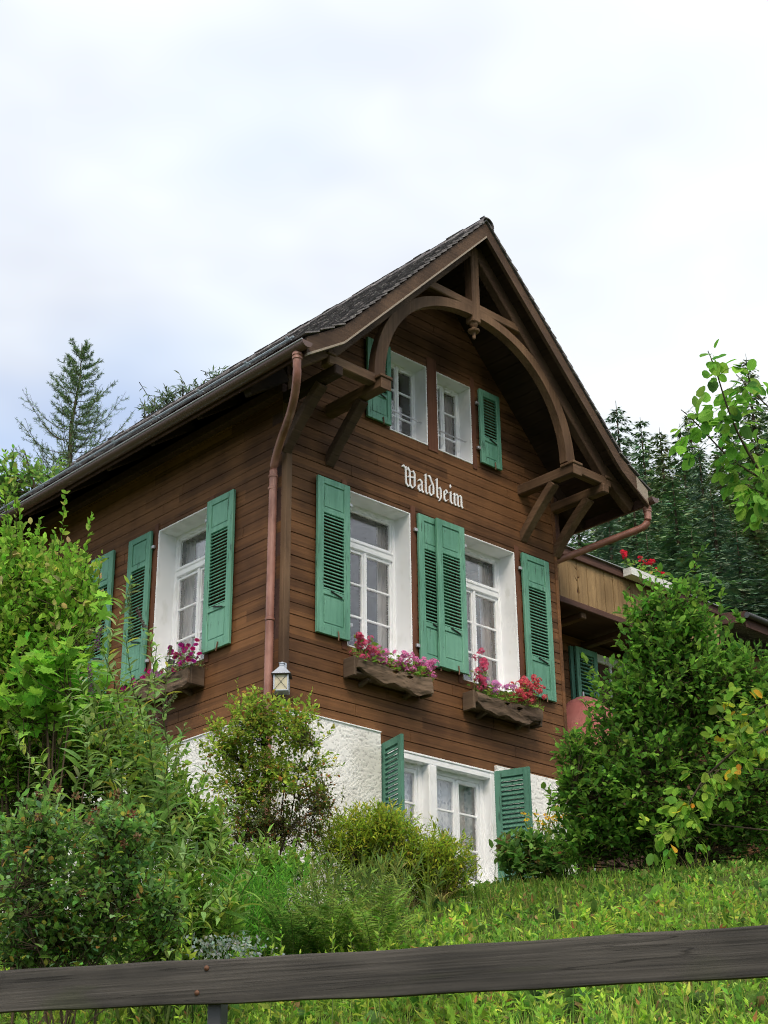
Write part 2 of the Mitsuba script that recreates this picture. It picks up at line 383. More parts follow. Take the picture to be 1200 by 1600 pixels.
# backing walls (dark), boards in front of them with open joints
back = gable_poly(-1.0, SOF-0.02).difference(unary_union(open_front+[ground_open]))
WALL = add('wall', place_uv(extrude(back, 0.27), (0, 0.024, 0), X_, Z_, Y_), 'dark_trim', HOUSE)
lb = sbox(0.30, -1.0, LEN, 5.80).difference(unary_union(open_left))
WALL_L = add('wall', place_uv(extrude(lb, 0.27), (0.024, 0, 0), Y_, Z_, X_), 'dark_trim', HOUSE)
add('wall', box((W-0.27, 0.30, -1.0), (W-0.024, LEN, 5.8)), 'siding_y', HOUSE)
add('wall', place_uv(extrude(gable_poly(-1.0, SOF-0.02), 0.2), (0, LEN, 0), X_, Z_, Y_), 'siding_x', HOUSE)
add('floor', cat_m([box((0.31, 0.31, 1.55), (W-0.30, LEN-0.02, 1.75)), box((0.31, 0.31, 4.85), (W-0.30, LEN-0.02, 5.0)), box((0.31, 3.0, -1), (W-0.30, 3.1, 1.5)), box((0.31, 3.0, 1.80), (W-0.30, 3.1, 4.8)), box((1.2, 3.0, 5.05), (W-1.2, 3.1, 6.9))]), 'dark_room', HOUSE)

def clad(poly, z0, z1, parent, O, U, N, mat, L, seed, gap):
    r = np.random.default_rng(seed)
    n = int(round((z1-z0)/ROW))
    for k in range(n+1):
        za, zb = z0+k*ROW, z0+(k+1)*ROW
        cuts = [0.0]; c = r.uniform(0.8, 3.6)
        while c < L-0.5:
            cuts.append(c); c += r.uniform(1.9, 4.2)
        cuts.append(L)
        for a, b in zip(cuts[:-1], cuts[1:]):
            piece = sbox(a+0.0025, za+gap, b-0.0025, zb-gap).intersection(poly)
            for g in getattr(piece, 'geoms', [piece]):
                if g.is_empty or g.area < 0.003 or g.geom_type != 'Polygon': continue
                out = r.uniform(-0.0025, 0.0025)
                m = place_uv(extrude(g, 0.022+out), np.asarray(O)-np.asarray(N)*out, U, Z_, N)
                add('board', m, mat, parent)

front_clad = gable_poly(1.36, SOF).difference(unary_union(open_front)).difference(sbox(-1, 0, 1.49, 1.527)).difference(sbox(3.505, 0, 6, 1.475)).difference(sbox(-.2, 0, 0.078, 6)).difference(sbox(W-0.05, 0, 6, 6))
clad(front_clad, 2.249-6*ROW, 8.6, WALL, (0, 0.0, 0), X_, Y_, 'siding_x', W, 3, 0.0055)
left_clad = sbox(0.085, 1.527, LEN, 5.74).difference(unary_union(open_left))
clad(left_clad, 2.249-5*ROW, 5.74, WALL_L, (0.0, 0, 0), Y_, X_, 'siding_y', LEN, 4, 0.0036)
add('corner_post', bbox((-0.014, -0.014, 1.50), (0.076, 0.083, 5.84), 0.006), 'timber_z', HOUSE)
add('corner_post', bbox((W-0.048, -0.012, 1.40), (W+0.012, 0.08, 5.70), 0.006), 'siding_y', HOUSE)
# plaster base: two blocks at the front, one along the side
add('plaster_base', place_uv(extrude(sbox(-0.035, -1.2, 1.488, 1.522), 0.12), (0, -0.035, 0), X_, Z_, Y_), 'plaster', HOUSE)
add('plaster_base', place_uv(extrude(sbox(3.503, -1.2, W+0.03, 1.470), 0.12), (0, -0.035, 0), X_, Z_, Y_), 'plaster', HOUSE)
add('plaster_base', place_uv(extrude(sbox(0.088, -1.2, LEN, 1.522), 0.12), (-0.035, 0, 0), Y_, Z_, X_), 'plaster', HOUSE)
add('base_sill', cat_m([bbox((-0.05, -0.05, 1.515), (1.49, 0.0, 1.531), 0.003)]), 'white_paint', HOUSE)
add('base_sill', cat_m([bbox((-0.05, 0.001, 1.515), (0.0, LEN, 1.531), 0.003)]), 'white_paint', HOUSE)

# ---- windows.  (u, n, z) of each wall: n points into the house
class Wall:
    def __init__(s, O, U, N): s.O, s.U, s.N = (np.asarray(q, float) for q in (O, U, N))
    def put(s, m):               # mesh in (u, z, n) -> world
        return place_uv(m, s.O, s.U, Z_, s.N)
    def bx(s, u0, u1, z0, z1, n0, n1, b=0.004):
        return s.put(bbox((u0, z0, n0), (u1, z1, n1), b))
FRONT, LEFT = Wall((0, 0, 0), X_, Y_), Wall((0, 0, 0), Y_, X_)

def sash(wl, win, u0, u1, z0, z1, n, bars, fr=0.045, name='sash', bar=0.026):
    """one glazed frame: stiles, rails, glazing bars, a pane of glass for each field"""
    add(name, cat_m([wl.bx(u0, u0+fr, z0, z1, n, n+0.045), wl.bx(u1-fr, u1, z0, z1, n, n+0.045),
                     wl.bx(u0+fr, u1-fr, z1-fr, z1, n+0.001, n+0.044), wl.bx(u0+fr, u1-fr, z0, z0+fr*1.3, n+0.001, n+0.044)]), 'white_paint', win)
    zs = [z0+fr*1.3]+list(bars)+[z1-fr]
    for zb in bars:
        add('glazing_bar', wl.bx(u0+fr, u1-fr, zb-bar/2, zb+bar/2, n+0.006, n+0.036), 'white_paint', win)
    for a, b in zip(zs[:-1], zs[1:]):
        v = np.array([[u0+fr-0.004, a, n+0.018], [u1-fr+0.004, a, n+0.018], [u1-fr+0.004, b, n+0.018], [u0+fr-0.004, b, n+0.018]])
        v = np.vstack([v, v+np.array([0, 0, 0.016])])          # double glazing
        add('pane', wl.put((v, np.array([[0, 1, 2], [0, 2, 3], [4, 5, 6], [4, 6, 7]]))), 'pane_glass', win)

def lining(wl, win, u0, u1, z0, z1, depth, casing=0.085, sides=(1, 1), top=0.11):
    t = 0.018
    add('reveal', cat_m([wl.bx(u0, u0+t, z0+t, z1-t, -0.006, depth+0.07, 0.003), wl.bx(u1-t, u1, z0+t, z1-t, -0.006, depth+0.07, 0.003),
                         wl.bx(u0, u1, z1-t, z1, -0.005, depth+0.07, 0.003), wl.bx(u0, u1, z0, z0+t, -0.005, depth+0.07, 0.003)]), 'white_paint', win)
    cs = []
    if sides[0]: cs.append(wl.bx(u0-casing, u0-0.001, z0-0.06, z1+top, -0.012, -0.0005, 0.003))
    if sides[1]: cs.append(wl.bx(u1+0.001, u1+casing, z0-0.06, z1+top, -0.012, -0.0005, 0.003))
    for c in cs: add('casing', c, 'frame_z', win)

def curtain(wl, u0, u1, z0, z1, n, mat, label, group=None, amp=0.022, wave=0.085):
    nu = int((u1-u0)/0.012)+2
    u = np.linspace(u0, u1, nu)
    z = np.linspace(z0, z1, 5)
    uu, zz = np.meshgrid(u, z, indexing='ij')
    ph = rng.uniform(0, 6)
    nn = n+amp*np.sin(uu*2*np.pi/wave+ph+0.6*np.sin(uu*9))*(0.55+0.45*(z1-zz)/(z1-z0))
    v = np.stack([uu, zz, nn], -1).reshape(-1, 3)
    i, j = np.meshgrid(np.arange(nu-1), np.arange(4), indexing='ij')
    q = np.stack([i*5+j, (i+1)*5+j, (i+1)*5+j+1, i*5+j+1], -1).reshape(-1, 4)
    m = wl.put((v, np.vstack([q[:, [0, 1, 2]], q[:, [0, 2, 3]]])))
    add('curtain', m, mat, smooth=True, label=label, cat='curtain', group=group)

def main_window(wl, u0, u1, label):
    win = f'{HOUSE}__window'; k = COUNT.get(win, 0)
    n = 0.28; t = 0.018
    a, b, z0, z1 = u0+t, u1-t, 2.50+t, 4.567-t
    c = (a+b)/2
    fr = 0.055
    win = add('window', cat_m([wl.bx(a, a+fr, z0, z1, n-0.012, n+0.06), wl.bx(b-fr, b, z0, z1, n-0.012, n+0.06), wl.bx(a+fr, b-fr, z1-0.06, z1, n-0.011, n+0.059),
                         wl.bx(a+fr, b-fr, z0, z0+0.06, n-0.011, n+0.059)]), 'white_paint', HOUSE, label=label)
    lining(wl, win, u0, u1, 2.50, 4.567, n)
    add('transom', cat_m([wl.bx(a+fr, b-fr, 3.938, 4.045, n-0.03, n+0.058, 0.012), wl.bx(a+fr, b-fr, 4.02, 4.052, n-0.042, n+0.05, 0.006)]), 'white_paint', win)
    sash(wl, win, a+fr, b-fr, 4.053, z1-0.061, n, [], fr=0.03)
    for s0, s1 in ((a+fr, c-0.004), (c+0.004, b-fr)):
        sash(wl, win, s0, s1, z0+0.061, 3.937, n, [3.05, 3.48], fr=0.04)
    add('mullion', wl.bx(c-0.022, c+0.022, z0+0.061, 3.936, n-0.020, n-0.001, 0.006), 'white_paint', win)
    return win

main_window(FRONT, *main_w[0], 'tall window left of the green shutter pair on the gable front')
main_window(FRONT, *main_w[1], 'tall window right of the green shutter pair on the gable front')
main_window(LEFT, *left_w[0], 'tall window over the petunia box on the side wall')
main_window(LEFT, *left_w[1], 'window half hidden by the shrub on the side wall')
g = 'white curtains drawn to the side of the tall front windows'
curtain(FRONT, 1.91, 2.06, 2.4, 4.5, 0.46, 'curtain_cloth', 'pale curtain gathered at the right inside the tall window left of the green shutter pair')
curtain(FRONT, 3.84, 4.05, 2.4, 4.5, 0.46, 'curtain_cloth', 'pale curtain gathered at the right inside the tall window right of the green shutter pair')
curtain(LEFT, 2.44, 2.63, 2.4, 4.5, 0.46, 'curtain_cloth', 'pale curtain gathered at the left inside the side wall window over the petunia box')

def upper_window(u0, u1, label, post_right):
    n = 0.22; t = 0.018; z0, z1 = 5.67+t, 6.878-t
    a, b = u0+t, u1-t; c = (a+b)/2
    win = add('window', cat_m([FRONT.bx(a, a+0.022, z0, z1, n-0.01, n+0.06), FRONT.bx(b-0.022, b, z0, z1, n-0.01, n+0.06), FRONT.bx(a+0.022, b-0.022, z1-0.03, z1, n-0.009, n+0.059),
                               FRONT.bx(a+0.022, b-0.022, z0, z0+0.035, n-0.009, n+0.059)]), 'white_paint', HOUSE, label=label)
    lining(FRONT, win, u0, u1, 5.67, 6.878, n, casing=0.186 if post_right else 0.08, sides=(0, 1), top=0.16)
    for s0, s1 in ((a+0.022, c-0.003), (c+0.003, b-0.022)):
        sash(FRONT, win, s0, s1, z0+0.036, z1-0.031, n, [6.07, 6.46], fr=0.034, bar=0.022)
    add('mullion', FRONT.bx(c-0.02, c+0.02, z0+0.036, z1-0.031, n-0.016, n-0.001, 0.005), 'white_paint', win)
    v, f = tubes(np.array([[(u0+0.015, 6.045, 0.10), ((u0+u1)/2, 6.045, 0.10), (u1-0.015, 6.045, 0.10)]]), np.full((1, 3), 0.011), 6)
    add('guard_bar', FRONT.put((v, f)), 'steel', win, smooth=40)
upper_window(1.734, 2.44, 'left small window high in the gable', True)
upper_window(2.628, 3.308, 'right small window high in the gable', False)
curtain(FRONT, 3.0, 3.30, 5.6, 6.85, 0.36, 'curtain_cloth', 'pale curtain inside the right small window high in the gable')
curtain(FRONT, 1.76, 2.12, 5.6, 6.40, 0.36, 'curtain_cloth', 'white half curtain inside the left small window high in the gable', amp=0.006)

# ground floor window: two pairs of casements with a stout post between
n = 0.0
gw = add('window', cat_m([FRONT.bx(1.49, 1.585, -0.16, 1.36, -0.012, 0.16), FRONT.bx(3.405, 3.50, -0.16, 1.36, -0.012, 0.16), FRONT.bx(1.585, 3.405, 1.285, 1.358, -0.010, 0.159),
                         FRONT.bx(1.585, 3.405, -0.16, -0.07, -0.010, 0.159), FRONT.bx(1.50, 3.49, 1.359, 1.385, -0.020, 0.02)]), 'white_paint', HOUSE, label='wide white ground floor window with lace curtains')
add('mullion', FRONT.bx(2.312, 2.448, -0.07, 1.285, -0.014, 0.15, 0.01), 'white_paint', gw)
for u0, u1 in ((1.585, 2.312), (2.448, 3.405)):
    c = (u0+u1)/2-0.01
    add('reveal', cat_m([FRONT.bx(u0, u0+0.07, -0.07, 1.285, 0.11, 0.19), FRONT.bx(u1-0.07, u1, -0.07, 1.285, 0.11, 0.19), FRONT.bx(u0+0.07, u1-0.07, 1.225, 1.285, 0.111, 0.189)]), 'white_paint', gw)
    for s0, s1 in ((u0+0.07, c-0.003), (c+0.003, u1-0.07)):
        sash(FRONT, gw, s0, s1, -0.07, 1.224, 0.125, [0.36, 0.80], fr=0.05)
curtain(FRONT, 1.5, 2.40, -0.2, 1.3, 0.27, 'lace_cloth', 'patterned lace curtain in the left half of the wide ground floor window', amp=0.012, wave=0.14)
curtain(FRONT, 2.40, 3.48, -0.2, 1.3, 0.272, 'lace_cloth', 'patterned lace curtain in the right half of the wide ground floor window', amp=0.012, wave=0.14)

# ---- shutters
def shutter(label, O, U, N, w, h, layout, mat='green_paint', slat=0.0455, stile=0.10, latch=True, hook=True, parent=None, tilt=42, sw=0.046):
    """O: lower hinge corner of the face, U along the width, N out of the face towards the viewer; layout: (kind, z0, z1) fields"""
    O, U, N = (np.asarray(q, float) for q in (O, U, N))
    th = 0.042
    def P(m): return place_uv(m, O, U, Z_, N)
    s = add('shutter', P(cat_m([bbox((0, 0, -th), (stile, h, 0), 0.005), bbox((w-stile, 0, -th), (w, h, 0), 0.005)])), mat, parent or HOUSE, label=label)
    edges = [0.0]+[q for f in layout for q in f[1:]]+[h]
    for a, b in zip(edges[0::2], edges[1::2]):
        add('rail', P(bbox((stile, a, -th+0.002), (w-stile, b, -0.002), 0.004)), mat, s)
    for kind, a, b in layout:
        if kind == 'panel':
            pts = [(stile+0.001, a), (w-stile-0.001, a)]
            pts += [(w-stile-0.001-q*(w-2*stile-0.002), b) for q in (0, 1)]
            m = cat_m([bbox((stile-0.003, a-0.003, -th+0.010), (w-stile+0.003, b+0.003, -0.016), 0.001), bbox((stile+0.018, a+0.018, -0.0165), (w-stile-0.018, b-0.02, -0.009), 0.006)])
            add('panel', P(m), mat, s)
        else:
            nn = int(round((b-a)/slat))
            for i in range(nn):
                z = a+(i+0.5)*(b-a)/nn
                mv, mf = bbox((stile-0.002, -0.0055, -sw/2), (w-stile+0.002, 0.0055, sw/2), 0.003)
                t = math.radians(tilt+rng.uniform(-3, 3))
                y = mv[:, 1]*math.cos(t)-mv[:, 2]*math.sin(t)
                zz = mv[:, 1]*math.sin(t)+mv[:, 2]*math.cos(t)
                mv = np.stack([mv[:, 0], y+z, zz-th/2], 1)
                add('slat', P((mv, mf)), mat, s)
    if latch:
        zl = [f for f in layout if f[0] == 'louvre'][0][1]-0.045
        add('latch', P(beam((w*0.40, zl+0.035, 0.008), (w*0.74, zl-0.012, 0.008), 0.012, 0.016, up=(0, 0, 1), b=0.002)), 'dark_iron', s)
    if hook:
        add('hook', P(tubes(np.array([[(w*0.62, 0.07, 0.006), (w*0.62, 0.0, 0.018), (w*0.60, -0.05, 0.020)]]), np.full((1, 3), 0.009), 5)), 'rusty_iron', s)
    return s

def pintles(s, O, U, N, h):
    O, U, N = (np.asarray(q, float) for q in (O, U, N))
    for z in (0.22, h-0.24):
        add('hinge', place_uv(bbox((-0.055, z-0.022, -0.05), (0.012, z+0.022, -0.015), 0.004), O, U, Z_, N), 'steel', s)

LAY_MAIN = [('panel', 0.13, 0.50), ('louvre', 0.565, 1.565), ('panel', 1.635, 1.955)]
LAY_UP = [('panel', 0.10, 0.36), ('louvre', 0.42, 1.06)]
Zb = 2.541; SH = 2.04
for nm, O, U, N, off in (('first green shutter from the left on the gable front, main floor', 0.446, (1, 0, 0), (0, -1, 0), 0.07),
                    ('back shutter of the overlapping green pair between the tall windows', 2.172, (1, 0, 0), (0, -1, 0), 0.065),
                    ('front shutter of the overlapping green pair between the tall windows', 2.455, (1, 0, 0), (0, -1, 0), 0.115),
                    ('green shutter at the right end of the gable front, main floor', 4.170, (1, 0, 0), (0, -1, 0), 0.07)):
    w = {0.446: 0.530, 2.172: 0.530, 2.455: 0.520, 4.170: 0.555}[O]
    s = shutter(nm, (O, -off, Zb), U, N, w, SH, LAY_MAIN)
    pintles(s, (O, -off, Zb) if O in (2.172, 4.170) else (O+w, -off, Zb), U if O in (2.172, 4.170) else (-1, 0, 0), N, SH)
for nm, y0, near in (('green shutter near the downpipe on the side wall', 0.955, 1), ('green shutter left of the side window, over the purple petunias', 2.726, 0), ('green shutter partly covered by the tall yellow-green shrub', 3.608, 1)):
    w = 0.545 if near else 0.517
    s = shutter(nm, (-0.07, y0+w, Zb), (0, -1, 0), (-1, 0, 0), w, SH, LAY_MAIN)
    pintles(s, (-0.07, y0+(w if near else 0), Zb), (0, -1 if near else 1, 0), (-1, 0, 0), SH)
s = shutter('small green shutter right of the high gable windows', (3.428, -0.07, 5.724), (1, 0, 0), (0, -1, 0), 0.413, 1.16, LAY_UP, stile=0.075, slat=0.047)
pintles(s, (3.428, -0.07, 5.724), (1, 0, 0), (0, -1, 0), 1.16)
shutter('small green shutter behind the left arch foot, high in the gable', (1.285, -0.07, 5.69), (1, 0, 0), (0, -1, 0), 0.425, 1.185, LAY_UP, stile=0.075, slat=0.047)
a = math.radians(72); U = np.array([math.cos(a), -math.sin(a), 0])
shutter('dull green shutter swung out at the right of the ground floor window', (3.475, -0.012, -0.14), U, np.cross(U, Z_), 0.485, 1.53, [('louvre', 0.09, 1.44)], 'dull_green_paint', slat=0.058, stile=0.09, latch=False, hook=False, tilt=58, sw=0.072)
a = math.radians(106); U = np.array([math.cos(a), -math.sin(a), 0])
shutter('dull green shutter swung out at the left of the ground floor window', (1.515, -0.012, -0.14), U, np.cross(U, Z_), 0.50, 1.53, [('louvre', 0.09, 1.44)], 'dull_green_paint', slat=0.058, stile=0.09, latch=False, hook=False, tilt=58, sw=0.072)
add('plaster_base', place_uv(extrude(sbox(1.489, -1.2, 3.502, -0.17), 0.12), (0, -0.036, 0), X_, Z_, Y_), 'plaster', HOUSE)
# ------------------------------------------------------------------ roof and gable timbers
VY = -1.15                       # verge plane
KX, EX = 2.6, 3.16               # kink and eave distances from the ridge
def lowf(dx): return float(low(dx))
def xs(side, dx): return CX+side*dx
ROOF = add('roof', (lambda pts: place_uv(extrude(Polygon(pts), LEN+0.25-VY-0.02), (0, VY+0.02, 0), X_, Z_, Y_))(
    [(xs(-1, EX), lowf(EX)+DECK), (xs(-1, KX), lowf(KX)+DECK), (CX, lowf(0)+DECK), (xs(1, KX), lowf(KX)+DECK), (xs(1, EX), lowf(EX)+DECK),
     (xs(1, EX), lowf(EX)+SOF+0.025), (xs(1, KX), lowf(KX)+SOF+0.025), (CX, lowf(0)+SOF+0.025), (xs(-1, KX), lowf(KX)+SOF+0.025), (xs(-1, EX), lowf(EX)+SOF+0.025)]), 'dark_trim', HOUSE)
# soffit boards, running with the eaves
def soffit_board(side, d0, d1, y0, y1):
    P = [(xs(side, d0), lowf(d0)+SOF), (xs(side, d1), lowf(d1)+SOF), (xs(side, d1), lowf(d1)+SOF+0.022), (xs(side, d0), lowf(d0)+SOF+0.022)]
    add('soffit_board', place_uv(extrude(Polygon(P), y1-y0), (0, y0, 0), X_, Z_, Y_), 'shaded_soffit', ROOF)
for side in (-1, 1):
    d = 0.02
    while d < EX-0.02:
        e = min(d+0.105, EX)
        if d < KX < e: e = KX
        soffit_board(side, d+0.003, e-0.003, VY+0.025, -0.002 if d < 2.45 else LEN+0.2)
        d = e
# verge boards with a pale worn moulding along the lower edge
for side in (-1, 1):
    for (d0, d1, mat) in ((0.0, KX, 'timber_x'), (KX+0.002, EX+0.02, 'timber_x')):
        P = Polygon([(xs(side, d0), lowf(d0)), (xs(side, d1), lowf(d1)), (xs(side, d1), lowf(d1)+0.24), (xs(side, d0), lowf(d0)+0.24)])
        vb = add('verge_board', place_uv(extrude(P, 0.035), (0, VY-0.018, 0), X_, Z_, Y_), 'verge_wood', ROOF)
        P = Polygon([(xs(side, d0), lowf(d0)-0.008), (xs(side, d1), lowf(d1)-0.008), (xs(side, d1), lowf(d1)+0.022), (xs(side, d0), lowf(d0)+0.022)])
        add('moulding', place_uv(extrude(P, 0.052), (0, VY-0.034, 0), X_, Z_, Y_), 'pale_flashing' if side < 0 else 'verge_wood', vb)
P = Polygon([(xs(1, 2.94), lowf(2.94)+0.03), (xs(1, EX+0.022), lowf(EX)-0.0), (xs(1, EX+0.022), lowf(EX)+0.235), (xs(1, 2.94), lowf(2.94)+0.235)])
add('flashing', place_uv(extrude(P, 0.006), (0, VY-0.026, 0), X_, Z_, Y_), 'pale_flashing', ROOF)
# fascia under the gutters
for side in (-1, 1):
    x = xs(side, EX+0.012)
    add('fascia', bbox((x-0.012, VY+0.02, lowf(EX)+0.005), (x+0.012, LEN+0.2, lowf(EX)+DECK-0.02), 0.003), 'dark_trim', ROOF)
# ridge cap
ang = np.linspace(-0.2, np.pi+0.2, 9)
ry = np.arange(VY-0.07, LEN+0.2, 0.38)
for i, y in enumerate(ry):
    r0, r1 = 0.115, 0.098
    ring = lambda r, yy: np.stack([CX+r*np.cos(ang), np.full(9, yy), 8.615+r*np.sin(ang)], 1)
    v = np.vstack([ring(r0, y), ring(r1, y+0.41), ring(r0-0.015, y), ring(r1-0.015, y+0.41)])
    f = []
    for k in range(8):
        f += [(k, k+1, 10+k), (k, 10+k, 9+k), (18+k, 28+k, 19+k), (18+k, 27+k, 28+k), (k, 18+k, 19+k), (k, 19+k, k+1)]
    add('ridge_tile', (v, np.array(f)), 'roof_tile', ROOF, smooth=50)
# tiles.  left slope seen from below at a grazing angle: near ones single, the rest one mesh
def tile_mesh(side, d, y, w, jit):
    """one flat tile whose lower edge lies at distance d from the ridge"""
    sl = 1.035 if d < KX+0.01 else 0.66
    L = math.hypot(1, sl); dn = np.array([side/L, 0, -sl/L]); nn = np.array([side*sl/L, 0, 1/L])
    base = np.array([xs(side, d), 0, lowf(min(d, EX+0.05))+DECK])
    v, f = box((0, 0, 0), (1, 1, 1))
    ln, th = 0.25, 0.017
    lift = np.where(v[:, 0] > 0.5, 0.026+jit[0], 0.001)
    p = base+(v[:, :1]-1)*ln*dn+(lift+v[:, 2]*th)[:, None]*nn
    p[:, 1] = y+v[:, 1]*w+(v[:, 0]-0.5)*jit[1]
    if np.dot(np.cross(dn, (0, 1, 0)), nn) < 0: f = f[:, ::-1]
    return p+dn*jit[2], f
tiles = []
for side in (-1, 1):
    rowi = 0
    dd = list(np.arange(KX+0.005, 0.10, -0.108))[::-1]+[KX+0.20, KX+0.38, EX+0.05]
    for d in dd:
        rowi += 1
        y = VY-0.045-(rowi % 2)*0.083
        while y < LEN+0.2:
            w = 0.165
            y0 = max(y, VY-0.045)
            if y+w-y0 > 0.04:
                tiles.append((side, d, y0, y+w-y0-0.004, (rng.uniform(-0.004, 0.012), rng.normal(0, 0.006), rng.normal(0, 0.006))))
            y += w
left = sorted([t for t in tiles if t[0] < 0 and t[1] <= KX+0.01], key=lambda t: t[2])
single = left[:295]
for t in single: add('tile', tile_mesh(*t), 'roof_tile', ROOF)
ids = set(map(id, single))
add('tile_field', cat_m([tile_mesh(*t) for t in tiles if id(t) not in ids]), 'roof_tile', ROOF, kind='stuff')

# truss: rafters, king post, collar, arch, brackets
TY = -0.87
def raf(side, d0, d1, y, w=0.13, h=0.19):
    p0 = np.array([xs(side, d0), y, lowf(d0)+SOF-0.5*h*(1.44 if d1 <= KX else 1.2)]); p1 = np.array([xs(side, d1), y, lowf(d1)+SOF-0.5*h*(1.44 if d1 <= KX else 1.2)])
    return beam(p0, p1, w, h, up=(0, 0, 1), b=0.012)
for side in (-1, 1):
    add('rafter', raf(side, 0.05, KX-0.02, TY), 'verge_wood', HOUSE)
    add('rafter', raf(side, KX-0.08, EX-0.03, TY+0.002), 'timber_x', HOUSE)
    for y in (-0.02,):
        add('rafter', raf(side, KX-0.06, EX-0.03, y+0.05), 'shaded_soffit', HOUSE)
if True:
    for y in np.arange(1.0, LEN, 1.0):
        add('rafter', raf(-1, 2.50, EX-0.03, y, 0.10, 0.13), 'shaded_soffit', HOUSE)
add('king_post', bbox((CX-0.075, TY-0.075, 7.19), (CX+0.075, TY+0.075, 8.40), 0.014), 'timber_z', HOUSE)
fin = lathe([(0.0, -0.235), (0.018, -0.23), (0.026, -0.20), (0.020, -0.165), (0.030, -0.14), (0.075, -0.125), (0.085, -0.10), (0.055, -0.085), (0.03, -0.06), (0.055, -0.03), (0.06, 0.0), (0, 0)], 14)
add('finial', (fin[0]+np.array([CX, TY, 7.19]), fin[1]), 'timber_z', HOUSE, smooth=40)
zc = 7.44
dxc = (8.43+SOF-0.2-zc)/1.035
add('collar_beam', beam((CX-dxc-0.02, TY-0.012, zc), (CX+dxc+0.02, TY-0.012, zc), 0.10, 0.125, b=0.012), 'timber_x', HOUSE)
# arch: two curved braces from the bracket ends up to the king post
def arch_pt(t):                  # t from 0 (foot) to 1 (crown); half width 1.82, height 1.66
    a = t*np.pi/2
    return 1.80*np.cos(a)**0.92, 5.68+1.66*np.sin(a)**0.98
for side in (-1, 1):
    t = np.linspace(0, 1, 30)
    x, z = arch_pt(t)
    P = np.stack([xs(side, x), z], 1)
    tg = np.gradient(P, axis=0); tg /= np.linalg.norm(tg, axis=1, keepdims=True)
    nr = np.stack([-tg[:, 1], tg[:, 0]], 1)
    hw = 0.060+0.03*(1-t)[:, None]
    poly = Polygon(np.vstack([P+nr*hw, (P-nr*hw)[::-1]])).buffer(0)
    m = place_uv(extrude(poly, 0.12), (0, TY-0.062, 0), X_, Z_, Y_)
    add('arch_brace', m, 'timber_z', HOUSE)
for side in (-1, 1):
    xa, xb = xs(side, 1.80), xs(side, 2.50)
    # outriggers from the wall, soles between them, slanting braces to the wall
    add('outrigger', beam((xa, 0.02, 5.56), (xa, TY-0.16, 5.56), 0.145, 0.155, b=0.014), 'timber_y', HOUSE)
    add('outrigger', beam((xb, 0.02, 5.50), (xb, TY-0.10, 5.50), 0.13, 0.14, b=0.014), 'timber_y' if side > 0 else 'shaded_soffit', HOUSE)  # left one in the darker wood, eave shade put into its colour
    add('sole_beam', beam((xa+side*0.075, TY-0.005, 5.63), (xb+side*0.14, TY-0.005, 5.63), 0.135, 0.135, b=0.012), 'timber_x', HOUSE)
    add('beam_end', cat_m([bbox((xa-0.10, TY-0.19, 5.612), (xa+0.10, TY+0.06, 5.655), 0.012), bbox((xa-0.085, TY-0.175, 5.46), (xa+0.085, TY-0.155, 5.61), 0.008)]), 'timber_x', HOUSE)
    add('beam_end', cat_m([bbox((xb+side*0.03, TY-0.09, 5.672), (xb+side*0.17, TY+0.08, 5.715), 0.012), bbox((xb+side*0.06, TY-0.080, 5.54), (xb+side*0.155, TY+0.07, 5.671), 0.02)]), 'timber_x', HOUSE)
    for x, z1, z0, y1 in ((xa, 5.48, 4.83, -0.62), (xb, 5.44, 4.78, -0.66)):
        pts = np.array([(x, y1, z1), (x, -0.30, z1-0.30), (x, 0.03, z0)])
        q = smooth_path(pts, 7)
        add('bracket_brace', cat_m([beam(q[i], q[i+1]+(q[i+1]-q[i])*0.06, 0.115, 0.135, up=(1, 0, 0), b=0.010) for i in range(6)]), 'timber_y' if side > 0 else 'verge_wood', HOUSE)  # left braces take darker timber to stand in for eave shade
add('wall_plate', bbox((-0.10, 0.0, 5.56), (0.12, LEN, 5.70), 0.01), 'dark_trim', HOUSE)
add('wall_plate', bbox((W-0.12, 0.0, 5.56), (W+0.10, LEN, 5.70), 0.01), 'dark_trim', HOUSE)
# short post at the right front corner under the eave
add('corner_post', bbox((W+0.013, -0.012, 4.93), (W+0.10, 0.10, 5.55), 0.006), 'dark_trim', HOUSE)

# gutters (half round), downpipes
def gutter(x):
    a = np.linspace(np.pi, 2*np.pi, 11)
    r, t = 0.078, 0.006
    ys = [VY-0.10, LEN+0.2]
    prof = np.vstack([np.stack([r*np.cos(a), r*np.sin(a)], 1), np.stack([(r-t)*np.cos(a), (r-t)*np.sin(a)], 1)[::-1]])
    m = place_uv(extrude(Polygon(prof), ys[1]-ys[0]), (x, ys[0], GUT_Z+0.06), X_, Z_, Y_)
    capp = place_uv(extrude(Polygon(np.stack([r*np.cos(a), r*np.sin(a)], 1)), 0.006), (x, ys[0]-0.003, GUT_Z+0.06), X_, Z_, Y_)
    bead = tube([(x+(-r if x < CX else r), y, GUT_Z+0.062) for y in ys], 0.011, 6)
    k = add('gutter', m, 'gutter_metal', HOUSE, smooth=40)
    add('end_cap', capp, 'gutter_metal', k); add('bead', bead, 'steel', k, smooth=40)
gutter(-0.755); gutter(2*CX+0.755)
def collar(p, r): 
    v, f = lathe([(0.0, -0.02), (r, -0.02), (r+0.008, -0.012), (r+0.008, 0.012), (r, 0.02), (0, 0.02)], 14)
    return v+np.asarray(p), f
q = np.vstack([smooth_path([(-0.745, -1.06, 5.41), (-0.745, -1.06, 5.27), (-0.72, -1.03, 5.13), (-0.63, -0.89, 4.98), (-0.30, -0.30, 4.83), (-0.13, 0.02, 4.755), (-0.085, 0.135, 4.63), (-0.08, 0.155, 4.48)], 34), [(-0.08, 0.165, 2.9), (-0.08, 0.17, 0.6), (-0.08, 0.17, -0.9)]])
